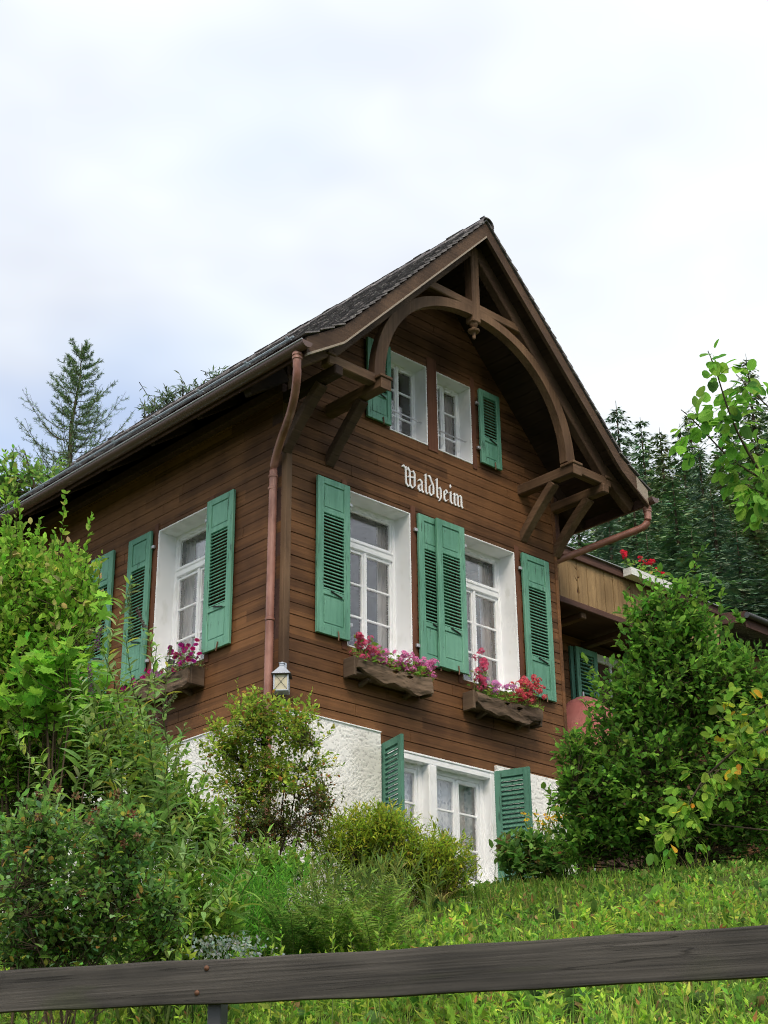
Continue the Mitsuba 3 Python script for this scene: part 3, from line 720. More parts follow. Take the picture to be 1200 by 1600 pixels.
dp = add('downpipe', tube(q, 0.050, 14), 'brown_pipe', HOUSE, smooth=40)
for p in ((-0.745, -1.06, 5.33), (-0.745, -1.06, 5.38)): add('collar', collar(p, 0.054), 'brown_pipe', dp, smooth=30)
for p in ((-0.08, 0.158, 4.46), (-0.08, 0.165, 2.62), (-0.08, 0.165, 4.30)): add('collar', collar(p, 0.051), 'brown_pipe', dp, smooth=30)
xr = 2*CX+0.745
def rounded(pts, r=0.13, n=7):
    pts = np.asarray(pts, float); out = [pts[0]]
    for a, b, c in zip(pts[:-2], pts[1:-1], pts[2:]):
        p, q = b+(a-b)/np.linalg.norm(a-b)*r, b+(c-b)/np.linalg.norm(c-b)*r
        for t in np.linspace(0, 1, n): out.append((1-t)**2*p+2*t*(1-t)*b+t*t*q)
    return np.array(out+[pts[-1]])
q = rounded([(xr, -1.10, 5.41), (xr, -1.10, 5.10), (5.035, 0.14, 4.72), (5.035, 0.145, -0.4)])
dp = add('downpipe', tube(q, 0.052, 14), 'brown_pipe', HOUSE, smooth=40)
for p in ((xr, -1.10, 5.32), (xr, -1.10, 5.36)): add('collar', collar(p, 0.055), 'brown_pipe', dp, smooth=30)
# snow guard along the left slope: two rails on brackets
sx = xs(-1, 2.50); sz = lowf(2.50)+DECK+0.03
nl = np.array([-1.035, 0, 1])/math.hypot(1, 1.035)
for k in range(2):
    o = np.array([sx, 0, sz])+nl*(0.075+0.085*k)
    add('snow_rail', tube([o+(0, -0.24, 0), o+(0, LEN+0.2, 0)], 0.013, 6), 'zinc', HOUSE, smooth=40)
for i, y in enumerate((-0.13, 0.70, 1.70, 2.70, 3.70, 4.66, 5.65, 6.65, 7.65)):
    o = np.array([sx, y, sz])
    b = beam(o-nl*0.02, o+nl*0.20, 0.045, 0.012, up=(0.69, 0, 0.72), b=0.002)
    c = beam(o+np.array([0.16, 0, 0.166]), o+nl*0.18, 0.012, 0.012, up=(0, 1, 0), b=0.002)
    add('snow_bracket', cat_m([b, c]), 'zinc', HOUSE)
# ------------------------------------------------------------------ lettering on the gable (broad-nib blackletter)
NIB = 0.155
def nib_sweep(path, w=NIB, ang=42, th=0.035):
    a = math.radians(ang)
    d = np.array([math.cos(a), math.sin(a)])*w/2; e = np.array([-math.sin(a), math.cos(a)])*th/2
    nib = np.array([d+e, d-e, -d-e, -d+e])
    out = []
    for p, q in zip(path[:-1], path[1:]):
        out.append(MultiPoint([tuple(np.add(p, n)) for n in nib]+[tuple(np.add(q, n)) for n in nib]).convex_hull)
    return unary_union(out)
def curve(*pts, n=10): return [tuple(q) for q in smooth_path([(*p, 0) for p in pts], n)[:, :2]]
GLYPH = {
 'W': (1.30, [curve((-0.12, 1.48), (-0.02, 1.60), (0.10, 1.50), (0.20, 1.56)), [(0.20, 1.56), (0.22, 0.22), (0.44, 0.02)], [(0.44, 0.02), (0.62, 0.20), (0.60, 1.30), (0.46, 1.46), (0.34, 1.40)],
              [(0.62, 0.20), (0.84, 0.02), (1.06, 0.24), (1.08, 1.22), (0.94, 1.44), (0.70, 1.30)], [(0.40, 0.82), (1.0, 0.92)], [(0.50, 1.40), (0.42, 1.58)]]),
 'a': (0.70, [[(0.10, 0.80), (0.26, 0.98), (0.48, 0.84), (0.48, 0.14), (0.60, 0.02)], [(0.48, 0.60), (0.16, 0.46), (0.14, 0.18), (0.28, 0.03), (0.48, 0.22)]]),
 'l': (0.40, [[(0.06, 1.46), (0.18, 1.60), (0.18, 0.14), (0.30, 0.02)]]),
 'd': (0.74, [curve((0.02, 1.56), (0.16, 1.58), (0.30, 1.30), (0.52, 0.92), (0.54, 0.70)), [(0.54, 0.72), (0.54, 0.22), (0.32, 0.02), (0.14, 0.18), (0.14, 0.72), (0.34, 0.92)]]),
 'h': (0.74, [[(0.06, 1.46), (0.18, 1.60), (0.18, 0.14), (0.27, 0.05)], [(0.18, 0.74), (0.42, 0.96), (0.56, 0.82), (0.56, 0.22), (0.44, -0.06), (0.36, -0.16)]]),
 'e': (0.64, [[(0.16, 0.80), (0.16, 0.16), (0.30, 0.02), (0.50, 0.18)], [(0.16, 0.80), (0.34, 0.97), (0.48, 0.80), (0.20, 0.50)]]),
 'i': (0.40, [[(0.06, 0.84), (0.18, 0.97), (0.18, 0.14), (0.30, 0.02)], [(0.15, 1.40), (0.21, 1.48)]]),
 'm': (1.10, [[(0.06, 0.84), (0.18, 0.97), (0.18, 0.10), (0.28, 0.0)], [(0.20, 0.76), (0.40, 0.96), (0.53, 0.84), (0.53, 0.10), (0.63, 0.0)], [(0.55, 0.76), (0.76, 0.96), (0.89, 0.84), (0.89, 0.12), (1.0, 0.0)]]),
}
SIGN = thing('house_name', 'white blackletter word Waldheim mounted on the brown boards of the gable', 'lettering')
adv, x = 0.0, 0.0
total = sum(GLYPH[c][0] for c in 'Waldheim')
sc_ = 1.115/total
for ch in 'Waldheim':
    w, strokes = GLYPH[ch]
    g = unary_union([nib_sweep(s) for s in strokes])
    if ch == 'i': g = unary_union([nib_sweep(strokes[0]), Polygon([(0.18, 1.25), (0.27, 1.42), (0.18, 1.60), (0.09, 1.42)])])
    g = affinity.scale(g, sc_, sc_*0.96, origin=(0, 0))
    m = extrude(g, 0.014)
    add('letter', place_uv(m, (1.965+x*sc_, -0.004, 4.932), X_, Z_, -Y_), 'sign_white', SIGN)
    x += w

# ------------------------------------------------------------------ lantern on the corner post
LANT = thing('wall_lantern', 'small square lantern with pyramid cap fixed to the corner post beside the downpipe', 'lantern')
LC = np.array([-0.105, -0.105, 1.68])
def rot45(m, ang=45):
    v, f = m; a = math.radians(ang); c, s = math.cos(a), math.sin(a)
    return np.stack([v[:, 0]*c-v[:, 1]*s, v[:, 0]*s+v[:, 1]*c, v[:, 2]], 1)+LC, f
hw = 0.078
add('frame', rot45(cat_m([bbox((sx*hw-0.008, sy*hw-0.008, 0), (sx*hw+0.008, sy*hw+0.008, 0.185), 0.002) for sx in (-1, 1) for sy in (-1, 1)]+[bbox((-hw-0.008, -hw-0.008, -0.014), (hw+0.008, hw+0.008, 0.0), 0.003)])), 'lantern_roof', LANT)
for k in range(4):
    m = box((-hw+0.008, -hw, 0.002), (hw-0.008, -hw+0.003, 0.183))
    a = math.radians(90*k); v = m[0]
    v = np.stack([v[:, 0]*math.cos(a)-v[:, 1]*math.sin(a), v[:, 0]*math.sin(a)+v[:, 1]*math.cos(a), v[:, 2]], 1)
    gk = add('pane', rot45((v, m[1])), 'lantern_glass', LANT)
    if k in (0, 3, 1):
        bars = cat_m([beam((-hw+0.008, -hw-0.004, 0.005), (hw-0.008, -hw-0.004, 0.18), 0.004, 0.004, b=0.001), beam((-hw+0.008, -hw-0.0045, 0.18), (hw-0.008, -hw-0.0045, 0.005), 0.004, 0.004, b=0.001)])
        v = bars[0]; v = np.stack([v[:, 0]*math.cos(a)-v[:, 1]*math.sin(a), v[:, 0]*math.sin(a)+v[:, 1]*math.cos(a), v[:, 2]], 1)
        add('lattice', rot45((v, bars[1])), 'dark_iron', gk)
e = 0.108
pv = np.array([[-e, -e, 0.186], [e, -e, 0.186], [e, e, 0.186], [-e, e, 0.186], [-0.022, -0.022, 0.295], [0.022, -0.022, 0.295], [0.022, 0.022, 0.295], [-0.022, 0.022, 0.295]])
pf = np.array([[0, 2, 1], [0, 3, 2], [0, 1, 5], [0, 5, 4], [1, 2, 6], [1, 6, 5], [2, 3, 7], [2, 7, 6], [3, 0, 4], [3, 4, 7], [4, 5, 6], [4, 6, 7]])
add('cap', rot45((pv, pf)), 'lantern_roof', LANT)
add('cap_rim', rot45(bbox((-e-0.004, -e-0.004, 0.176), (e+0.004, e+0.004, 0.1855), 0.003)), 'dark_iron', LANT)
add('chimney', rot45(cat_m([bbox((-0.026, -0.026, 0.296), (0.026, 0.026, 0.325), 0.004), bbox((-0.034, -0.034, 0.326), (0.034, 0.034, 0.334), 0.003)])), 'lantern_roof', LANT)
add('bracket', cat_m([bbox((-0.045, -0.045, 1.93), (0.02, 0.02, 2.06), 0.006), beam((-0.11, -0.11, 2.015), (0.0, 0.0, 2.015), 0.03, 0.03, b=0.004)]), 'lantern_roof', LANT)

# ------------------------------------------------------------------ rustic flower boxes
def rustic_slab(L, hgt, seed, holes):
    """front plank sawn from a gnarled log: wavy lower edge, knot holes, hollows"""
    r = np.random.default_rng(seed)
    x = np.linspace(0, L, 60)
    bot = 0.035*np.sin(x*4.1+seed)+0.028*np.sin(x*9.3+1.3*seed)+0.012*np.sin(x*23+seed)-0.03*np.sin(np.pi*x/L)
    top = hgt+0.012*np.sin(x*5+seed)+0.006*np.sin(x*17)
    poly = Polygon(np.vstack([np.stack([x, bot], 1), np.stack([x, top], 1)[::-1]])).buffer(0)
    for (hx, hz, rx, rz) in holes:
        a = np.linspace(0, 2*np.pi, 18)[:-1]
        poly = poly.difference(Polygon(np.stack([hx+rx*np.cos(a)*(1+0.2*np.sin(3*a)), hz+rz*np.sin(a)+0.12*rx*np.cos(a)], 1)))
    m = trimesh.creation.extrude_polygon(poly, 0.055, engine='earcut')
    v, f = trimesh.remesh.subdivide_to_size(m.vertices, m.faces, 0.035)
    n = meshkit.fbm(v*np.array([5, 16, 4])+seed, 4)-0.5
    v = v.copy(); v[:, 2] += np.where(v[:, 2] > 0.028, n*0.075, n*0.02)
    v[:, 1] += (meshkit.fbm(v*9+seed, 3)-0.5)*0.02
    return v, f

def flower_box(label, wl, u0, u1, z, seed, holes, mats, hgt=0.175, depth=0.25, flip=False):
    k = thing('flower_box', label, 'flower box', 'rustic flower boxes under the windows')
    L = u1-u0
    sl = rustic_slab(L, hgt, seed, holes)
    v, f = sl
    add('front_slab', wl.put((v*np.array([1, 1, -1])+np.array([u0, z, -depth+0.055]), f[:, ::-1])), mats[0], k, smooth=35)
    for ue in (u0-0.03, u1-0.01):
        add('end_board', wl.bx(ue, ue+0.04, z-0.03, z+hgt+0.035, -depth+0.03, -0.02, 0.008), mats[1], k)
    add('base_board', wl.bx(u0+0.011, u1-0.011, z+0.005, z+0.03, -depth+0.05, -0.025, 0.006), mats[1], k)
    for q in (u0+0.25, u1-0.25): add('bracket', wl.put(beam((q, z-0.06, -0.002), (q, z-0.005, -depth+0.08), 0.05, 0.05, b=0.006)), mats[1], k)
    add('soil', wl.bx(u0+0.012, u1-0.012, z+0.031, z+hgt-0.035, -depth+0.062, -0.03, 0.004), 'earth', k)
    return k
FB1 = flower_box('gnarled flower box with two knot holes under the tall window left of the shutter pair', FRONT, 0.93, 2.17, 2.10, 1, [(0.62, 0.135, 0.055, 0.022), (0.86, 0.12, 0.06, 0.020)], ('rustic', 'rustic_y'))
FB2 = flower_box('gnarled flower box with two knot holes under the tall window right of the shutter pair', FRONT, 2.96, 4.20, 2.10, 2, [(0.56, 0.13, 0.05, 0.02), (0.80, 0.115, 0.06, 0.022)], ('rustic', 'rustic_y'))
FB3 = flower_box('gnarled flower box with purple petunias on the side wall', LEFT, 1.50, 2.64, 2.16, 3, [(0.5, 0.10, 0.05, 0.02)], ('rustic_y', 'rustic'))

# ------------------------------------------------------------------ annex with balcony at the right
ANX = thing('annex', 'brown timber annex with plank balcony behind the right corner of the chalet', 'house')
AY = 1.9
aw = add('wall', box((W+0.02, AY+0.024, -0.8), (12.4, AY+0.28, 4.66)), 'dark_trim', ANX)
r = np.random.default_rng(21)
for k in range(34):
    z = -0.4+k*ROW
    for a, b in ((W+0.03, 7.90), (9.05, 12.4)):
        if z+ROW > 4.66: continue
        cs = [a, r.uniform(a+0.8, b-0.6), b]
        for p, q in zip(cs[:-1], cs[1:]):
            o = r.uniform(-0.003, 0.003)
            add('board', box((p+0.002, AY+o, z+0.006), (q-0.002, AY+0.022, z+ROW-0.006)), 'siding_x', aw)
AW = Wall((0, AY, 0), X_, Y_)
win = add('window', cat_m([AW.bx(7.96, 8.06, 2.55, 4.50, -0.01, 0.09), AW.bx(8.90, 9.0, 2.55, 4.50, -0.01, 0.09), AW.bx(8.06, 8.90, 4.36, 4.50, -0.012, 0.088), AW.bx(8.06, 8.90, 2.55, 2.64, -0.012, 0.088), AW.bx(8.45, 8.51, 2.64, 4.36, -0.005, 0.06)]), 'white_paint', ANX, label='white window beside the folded green shutter under the balcony')
for u0, u1 in ((8.06, 8.447), (8.513, 8.90)): sash(AW, win, u0, u1, 2.642, 4.358, 0.03, [3.2, 3.78], fr=0.04)
curtain(AW, 8.05, 8.92, 2.6, 4.35, 0.16, 'curtain_cloth', 'pale curtain inside the annex window under the balcony')
shutter('green louvred shutter folded open on the annex wall under the balcony', (7.50, AY-0.10, 2.55), (1, 0, 0), (0, -1, 0), 0.53, 1.92, [('louvre', 0.10, 1.82)], 'green_paint', slat=0.062, stile=0.085, latch=False, hook=False, parent=ANX)
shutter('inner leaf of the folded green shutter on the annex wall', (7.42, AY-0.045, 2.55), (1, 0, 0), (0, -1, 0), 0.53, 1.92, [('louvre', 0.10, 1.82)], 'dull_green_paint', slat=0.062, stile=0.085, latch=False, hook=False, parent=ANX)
BY = 0.9
BAL = f'{ANX}__balcony'
BAL = add('balcony', cat_m([box((W+0.03, BY+0.06, 4.70), (10.3, AY+0.5, 4.76)), bbox((W+0.03, BY-0.03, 4.60), (10.3, BY+0.06, 4.70), 0.01)]), 'dark_trim', ANX)
x = W+0.05; i = 0
HC = [7, 13, 19]
while x < 10.2:
    w = 0.218+r.uniform(-0.012, 0.012)
    poly = sbox(x+0.006, 4.705, x+w-0.006, 5.395)
    if i in HC or (i+1) in HC:      # sawn-out ornament straddling the joint: two leaves and a drop
        e = x if i in HC else x+w
        orn = [Polygon([(e-0.10, 5.32), (e-0.02, 5.26), (e+0.005, 5.27), (e+0.005, 5.245), (e-0.03, 5.245)]), Polygon([(e-0.012, 5.12), (e+0.03, 5.14), (e+0.045, 5.26), (e+0.055, 5.13), (e+0.03, 5.10)]),
               Polygon([(e-0.08, 5.14), (e-0.015, 5.07), (e+0.01, 5.075), (e-0.005, 5.05), (e-0.03, 5.055)]), Polygon([(e-0.035, 4.86), (e+0.035, 4.86), (e+0.008, 5.0), (e-0.008, 5.0)])]
        poly = poly.difference(unary_union(orn))
    o = r.uniform(-0.004, 0.004)
    add('plank', place_uv(extrude(poly, 0.028), (0, BY-0.001+o, 0), X_, Z_, Y_), 'balcony_z', BAL)
    x += w; i += 1
add('added_dark_back', box((W+0.04, BY+0.032, 4.71), (10.25, BY+0.05, 5.39)), 'dark_trim', BAL)  # added dark sheet, keeps sky out of the gaps and cut-outs
add('hand_rail', cat_m([bbox((W+0.03, BY-0.05, 5.385), (10.3, BY-0.006, 5.455), 0.008)]), 'dark_trim', BAL)
add('hand_rail', cat_m([bbox((W+0.03, BY-0.02, 5.456), (10.3, BY+0.10, 5.54), 0.01)]), 'dark_trim', BAL)
add('rail_cap', bbox((W+0.03, BY-0.06, 5.541), (10.3, BY+0.13, 5.556), 0.003), 'steel', BAL)
for x in np.arange(5.6, 10.2, 1.1):
    add('joist', bbox((x-0.06, BY+0.05, 4.50), (x+0.06, AY+0.02, 4.598), 0.01), 'timber_y', BAL)
bt = thing('balcony_trough', 'pale grey planting trough with red geraniums on the balcony rail', 'planter')
y0, y1, z0, z1 = BY-0.22, BY-0.052, 5.395, 5.525
add('trough_wall', cat_m([bbox((7.62, y0, z0), (8.75, y0+0.02, z1), 0.006), bbox((7.62, y0+0.021, z0), (7.64, y1, z1), 0.006), bbox((8.73, y0+0.021, z0), (8.75, y1, z1), 0.006), bbox((7.641, y0+0.021, z0), (8.729, y1, z0+0.015), 0.004), bbox((7.641, y1-0.02, z0+0.016), (8.729, y1, z1), 0.006)]), 'trough_grey', bt)
add('soil', box((7.642, y0+0.022, z0+0.02), (8.728, y1-0.022, z1-0.02)), 'earth', bt)

# faded red parasol standing in front of the annex
pr = thing('parasol', 'faded red garden parasol peeping out behind the lower right corner of the chalet', 'parasol')
pc = np.array([6.55, 0.95, 0])
rr = np.linspace(0, 1, 8)
prof = [(0.54*math.sin(t*1.62), 2.30+0.92*math.cos(t*1.52)) for t in rr]
v, f = lathe([(0.004, prof[0][1])]+prof[1:], 16)
add('canopy', (v+pc, f), 'parasol_cloth', pr, smooth=40)
add('pole', tube([pc+(0, 0, 0.2), pc+(0, 0, 3.30)], 0.02, 8), 'steel', pr, smooth=40)

# house further right, only its eave corner shows
nb = thing('neighbour_house', 'dark timber house at the far right with a shallow roof above the bushes', 'house')
NX, NY = 12.75, 2.0
add('wall', box((NX+0.5, NY+0.55, -1), (NX+8, NY+8, 5.9)), 'siding_x', nb)
rf = add('roof', (np.array([[NX, NY, 6.24], [NX+9, NY, 6.24], [NX+9, NY+9, 8.0], [NX, NY+9, 8.0], [NX, NY, 6.33], [NX+9, NY, 6.33], [NX+9, NY+9, 8.1], [NX, NY+9, 8.1]]),
   np.array([[0, 1, 2], [0, 2, 3], [4, 6, 5], [4, 7, 6], [0, 5, 1], [0, 4, 5], [1, 6, 2], [1, 5, 6], [2, 7, 3], [2, 6, 7], [3, 4, 0], [3, 7, 4]])), 'roof_tile', nb)
add('verge_board', cat_m([beam((NX-0.02, NY-0.02, 6.28), (NX-0.02, NY+9, 8.05), 0.04, 0.22, b=0.006), ]), 'dark_trim', rf)
add('fascia', bbox((NX, NY-0.03, 6.08), (NX+9, NY-0.005, 6.29), 0.006), 'dark_trim', rf)
gm = tube([(NX-0.05, NY-0.09, 6.30), (NX+9, NY-0.09, 6.30)], 0.06, 10)
add('gutter', gm, 'post_metal', rf, smooth=40)
for k in range(12):
    add('snow_stop', bbox((NX+0.1, NY+0.3+k*0.55, 6.43+k*0.108), (NX+0.16, NY+0.36+k*0.55, 6.50+k*0.108), 0.006), 'steel', rf)

# ------------------------------------------------------------------ fence along the road
FEN = thing('fence', 'weathered grey single rail fence along the foot of the garden', 'fence')
fa, fb_ = D(0, 1551, 7.0), D(1200, 1487, 5.65)
fz = (fa[2]+fb_[2])/2
fd = (fb_-fa); fd[2] = 0; fd /= np.linalg.norm(fd)
def fpt(s, z=0.0):
    p = fa+fd*s; return np.array([p[0], p[1], fa[2]+(fb_[2]-fa[2])*s/np.linalg.norm(fb_-fa)+z])
L = 6.6
nseg = 60
ss = np.linspace(-1.8, -1.8+L, nseg+1)
prof = np.array([(-0.026, -0.092), (0.026, -0.092), (0.028, -0.085), (0.028, 0.078), (0.020, 0.090), (-0.018, 0.093), (-0.028, 0.084), (-0.028, -0.086)])
fn = np.array([fd[1], -fd[0], 0])
rv = []
for s in ss:
    wob = np.array([0.004*math.sin(s*3.1), 0.004*math.sin(s*1.9+1)+0.0022*math.sin(s*9)])
    rv.append(fpt(s)+fn*(prof[:, :1]*1.0+wob[0])+np.array([0, 0, 1])*(prof[:, 1:]+wob[1]))
rv = np.array(rv); k = len(prof)
i, j = np.meshgrid(np.arange(nseg), np.arange(k), indexing='ij')
q = np.stack([i*k+j, (i+1)*k+j, (i+1)*k+(j+1) % k, i*k+(j+1) % k], -1).reshape(-1, 4)
ff = np.vstack([q[:, [0, 1, 2]], q[:, [0, 2, 3]]])
caps = [(0, a, a+1) for a in range(1, k-1)]+[(nseg*k, nseg*k+a+1, nseg*k+a) for a in range(1, k-1)]
add('rail', (rv.reshape(-1, 3), np.vstack([ff, caps])), 'fence_wood', FEN, smooth=35)
to_cam = -1 if np.dot(fn, EYE-fa) < 0 else 1
def s_at(px): 
    ss_ = np.linspace(-2, 5, 800); P = np.array([fpt(s) for s in ss_])-EYE
    return ss_[np.argmin(np.abs(600+F_PX*(P@RIGHT)/(P@FWD)-px))]
for px in (331, 1560):
    s = s_at(px)
    p = fpt(s)-fn*to_cam*0.062
    g0 = float(gz(p[0], p[1]))-0.3
    m = bbox((-0.033, -0.033, 0), (0.033, 0.033, p[2]+0.05-g0), 0.004)
    v = m[0][:, :1]*fd+m[0][:, 1:2]*fn+m[0][:, 2:]*Z_+np.array([p[0], p[1], g0])
    pk = add('post', (v, m[1]), 'post_metal', FEN)
    if px < 400:
        for bx_, bz in ((327, 0.052), (314, -0.048)):
            c = fpt(s_at(bx_), bz)+fn*to_cam*0.028
            v, f = lathe([(0, 0.009), (0.006, 0.008), (0.011, 0.004), (0.0125, 0.0), (0, -0.004)], 12)
            add('bolt', (v[:, :1]*fd+v[:, 1:2]*Z_+v[:, 2:]*fn*to_cam+c, f), 'rusty_iron', FEN, smooth=40)
# ------------------------------------------------------------------ plants: leaf templates (length 1 along +y, face +z)
def _t(v, f): return np.array(v, float), np.array(f)
OVATE = _t([(0, 0, 0), (-.27, .30, .07), (.27, .30, .07), (0, .5, -.0), (-.22, .68, .04), (.22, .68, .04), (0, 1, -.10)],
           [(0, 3, 1), (0, 2, 3), (1, 3, 4), (2, 5, 3), (3, 6, 4), (3, 5, 6)])
ROUND = _t([(0, 0, 0), (-.34, .18, .05), (.34, .18, .05), (-.43, .52, .06), (.43, .52, .06), (0, .5, -.02), (-.27, .84, .0), (.27, .84, .0), (0, 1.0, -.08)],
           [(0, 5, 1), (0, 2, 5), (1, 5, 3), (2, 4, 5), (3, 5, 6), (4, 7, 5), (5, 8, 6), (5, 7, 8)])
LANCE = _t([(0, 0, 0), (-.10, .25, .03), (.10, .25, .03), (0, .30, 0), (-.11, .55, 0.0), (.11, .55, 0.0), (0, .6, -.05), (-.05, .82, -.10), (.05, .82, -.10), (0, 1, -.22)],
           [(0, 3, 1), (0, 2, 3), (1, 3, 6), (1, 6, 4), (2, 6, 3), (2, 5, 6), (4, 6, 7), (5, 8, 6), (6, 9, 7), (6, 8, 9)])
SLIM = _t([(0, 0, 0), (-.07, .45, .02), (.07, .45, .02), (0, 1, -.10)], [(0, 2, 1), (1, 2, 3)])
KITE = _t([(0, 0, 0), (-.30, .5, .04), (.30, .5, .04), (0, 1, -.06)], [(0, 2, 1), (1, 2, 3)])
def _maple():
    o = [(0, 0), (.10, .10), (.34, -.02), (.30, .18), (.52, .30), (.34, .40), (.42, .62), (.20, .58), (.14, .78), (0, 1.0)]
    o = o+[(-x, y) for x, y in o[-2:0:-1]]
    v = [(0, .32, -.03)]+[(x, y, .05*abs(x)/.5-.10*max(0, y-.5)) for x, y in o]
    n = len(o); return _t(v, [(0, 1+i, 1+(i+1) % n) for i in range(n)])
MAPLE = _maple()
def _geran():
    a = np.linspace(-2.7, 2.7, 12); v = [(0, .42, -.06)]
    for i, t in enumerate(a): v.append((math.sin(t)*.5*(1+.06*(-1)**i), .45+math.cos(t)*.48*(1+.06*(-1)**i), .04))
    return _t(v, [(0, i, i+1) for i in range(1, 12)])
GERAN = _geran()

def unit(a): return a/(np.linalg.norm(a, axis=-1, keepdims=True)+1e-12)
def leaves(P, dirs, ups, size, tmpl, col):
    """many leaves as one (V, F, C)"""
    tv, tf = tmpl
    y = unit(dirs); x = unit(np.cross(y, ups)); z = np.cross(x, y)
    size = np.broadcast_to(size, (len(P),))
    V = P[:, None]+size[:, None, None]*(tv[None, :, :1]*x[:, None]+tv[None, :, 1:2]*y[:, None]+tv[None, :, 2:]*z[:, None])
    F = (tf[None]+(np.arange(len(P))*len(tv))[:, None, None]).reshape(-1, 3)
    C = np.repeat(col, len(tv), axis=0)
    return V.reshape(-1, 3), F, C
def palette(r, n, pal, var=0.20):
    c = np.array([p[0] for p in pal]); w = np.array([p[1] for p in pal], float); w /= w.sum()
    k = r.choice(len(pal), n, p=w)
    return np.clip(c[k]*(1+r.normal(0, var, (n, 1)))*(1+r.normal(0, 0.09, (n, 3))), 0.004, 0.9)
def joinc(parts):
    vs, fs, cs, at = [], [], [], 0
    for v, f, c in parts: vs.append(v); fs.append(f+at); cs.append(c); at += len(v)
    return np.vstack(vs), np.vstack(fs), np.vstack(cs)
def addc(name, vfc, mat, parent=None, **kw):
    return add(name, (vfc[0], vfc[1]), mat, parent, color=np.clip(vfc[2]*(2.45 if mat == 'leaf' else 1.0), 0, 0.9), **kw)

HF = unit(np.array([FWD[0], FWD[1], 0])); HR = np.array([HF[1], -HF[0], 0])
def ell(px, py, t, rx, ry, rd, w=1.0):
    """a crown's lobe: centre at a depth, half width and half height given in photo pixels at that depth, half depth in metres"""
    return D(px, py, t), rx*t/F_PX, ry*t/F_PX, rd, w
def sample_lobes(r, lobes, n, shell=0.45):
    w = np.array([l[1]*l[2]*l[3]*l[4] for l in lobes])**0.8; w /= w.sum()
    k = r.choice(len(lobes), n, p=w)
    d = unit(r.normal(size=(n, 3)))*(r.random((n, 1))**shell)
    c = np.array([l[0] for l in lobes])[k]; R = np.array([l[1:4] for l in lobes])[k]
    return c+d[:, :1]*R[:, :1]*HR+d[:, 1:2]*R[:, 1:2]*Z_+d[:, 2:]*R[:, 2:]*HF, d, k

def leafy_twigs(r, tips, tdir, tlen, nleaf, size, tmpl, pal, spread=0.9, lift=0.35, start=0.15, opposite=False, curl=0.25, sizevar=0.22):
    """leaves along straight twigs ending at tips; returns (V,F,C) and leaf frames"""
    n = len(tips)
    f = np.linspace(start, 1.0, nleaf)[None]+r.normal(0, 0.02, (n, nleaf))
    base = tips-tdir*tlen[:, None]
    P = base[:, None]+f[..., None]*(tips-base)[:, None]
    side = unit(np.cross(tdir, Z_+r.normal(0, 0.3, (n, 3)))); top = np.cross(side, tdir)
    ph = np.arange(nleaf)*(np.pi if not opposite else np.pi)+(np.arange(nleaf)//2*1.5 if not opposite else 0)
    ph = ph[None]+r.normal(0, 0.5, (n, nleaf))+r.uniform(0, 6, (n, 1))
    out = np.cos(ph)[..., None]*side[:, None]+np.sin(ph)[..., None]*top[:, None]*0.7
    sp = spread*(1.05-0.55*np.clip(f, 0, 1))[..., None]
    d = unit(tdir[:, None]*(1-sp*0.6)+out*sp+r.normal(0, curl, (n, nleaf, 3)))
    up = unit(Z_*1.0+out*0.2+r.normal(0, lift, (n, nleaf, 3)))
    s = size*(1+r.normal(0, sizevar, (n, nleaf)))*(1.0-0.25*np.abs(f-0.5))
    s = np.clip(s, size*0.35, size*1.7)
    return P.reshape(-1, 3), d.reshape(-1, 3), up.reshape(-1, 3), s.reshape(-1)

def stems_to(r, base, heads, rad, wob=0.06, k=7, spread=0.08):
    n = len(heads)
    b = base+np.stack([r.normal(0, spread, n), r.normal(0, spread, n), np.zeros(n)], 1)
    b[:, 2] = gz(b[:, 0], b[:, 1])-0.05
    t = np.linspace(0, 1, k)[None, :, None]
    mid = b*0.45+heads*0.55; mid[:, 2] = b[:, 2]*0.35+heads[:, 2]*0.65; mid[:, :2] = b[:, :2]*0.62+heads[:, :2]*0.38
    P = (1-t)**2*b[:, None]+2*t*(1-t)*mid[:, None]+t*t*heads[:, None]
    P = P+r.normal(0, wob, P.shape)*np.sin(np.pi*t)*0.5
    R = rad*(1-0.75*np.linspace(0, 1, k))[None]*r.uniform(0.7, 1.2, (n, 1))
    return P, R

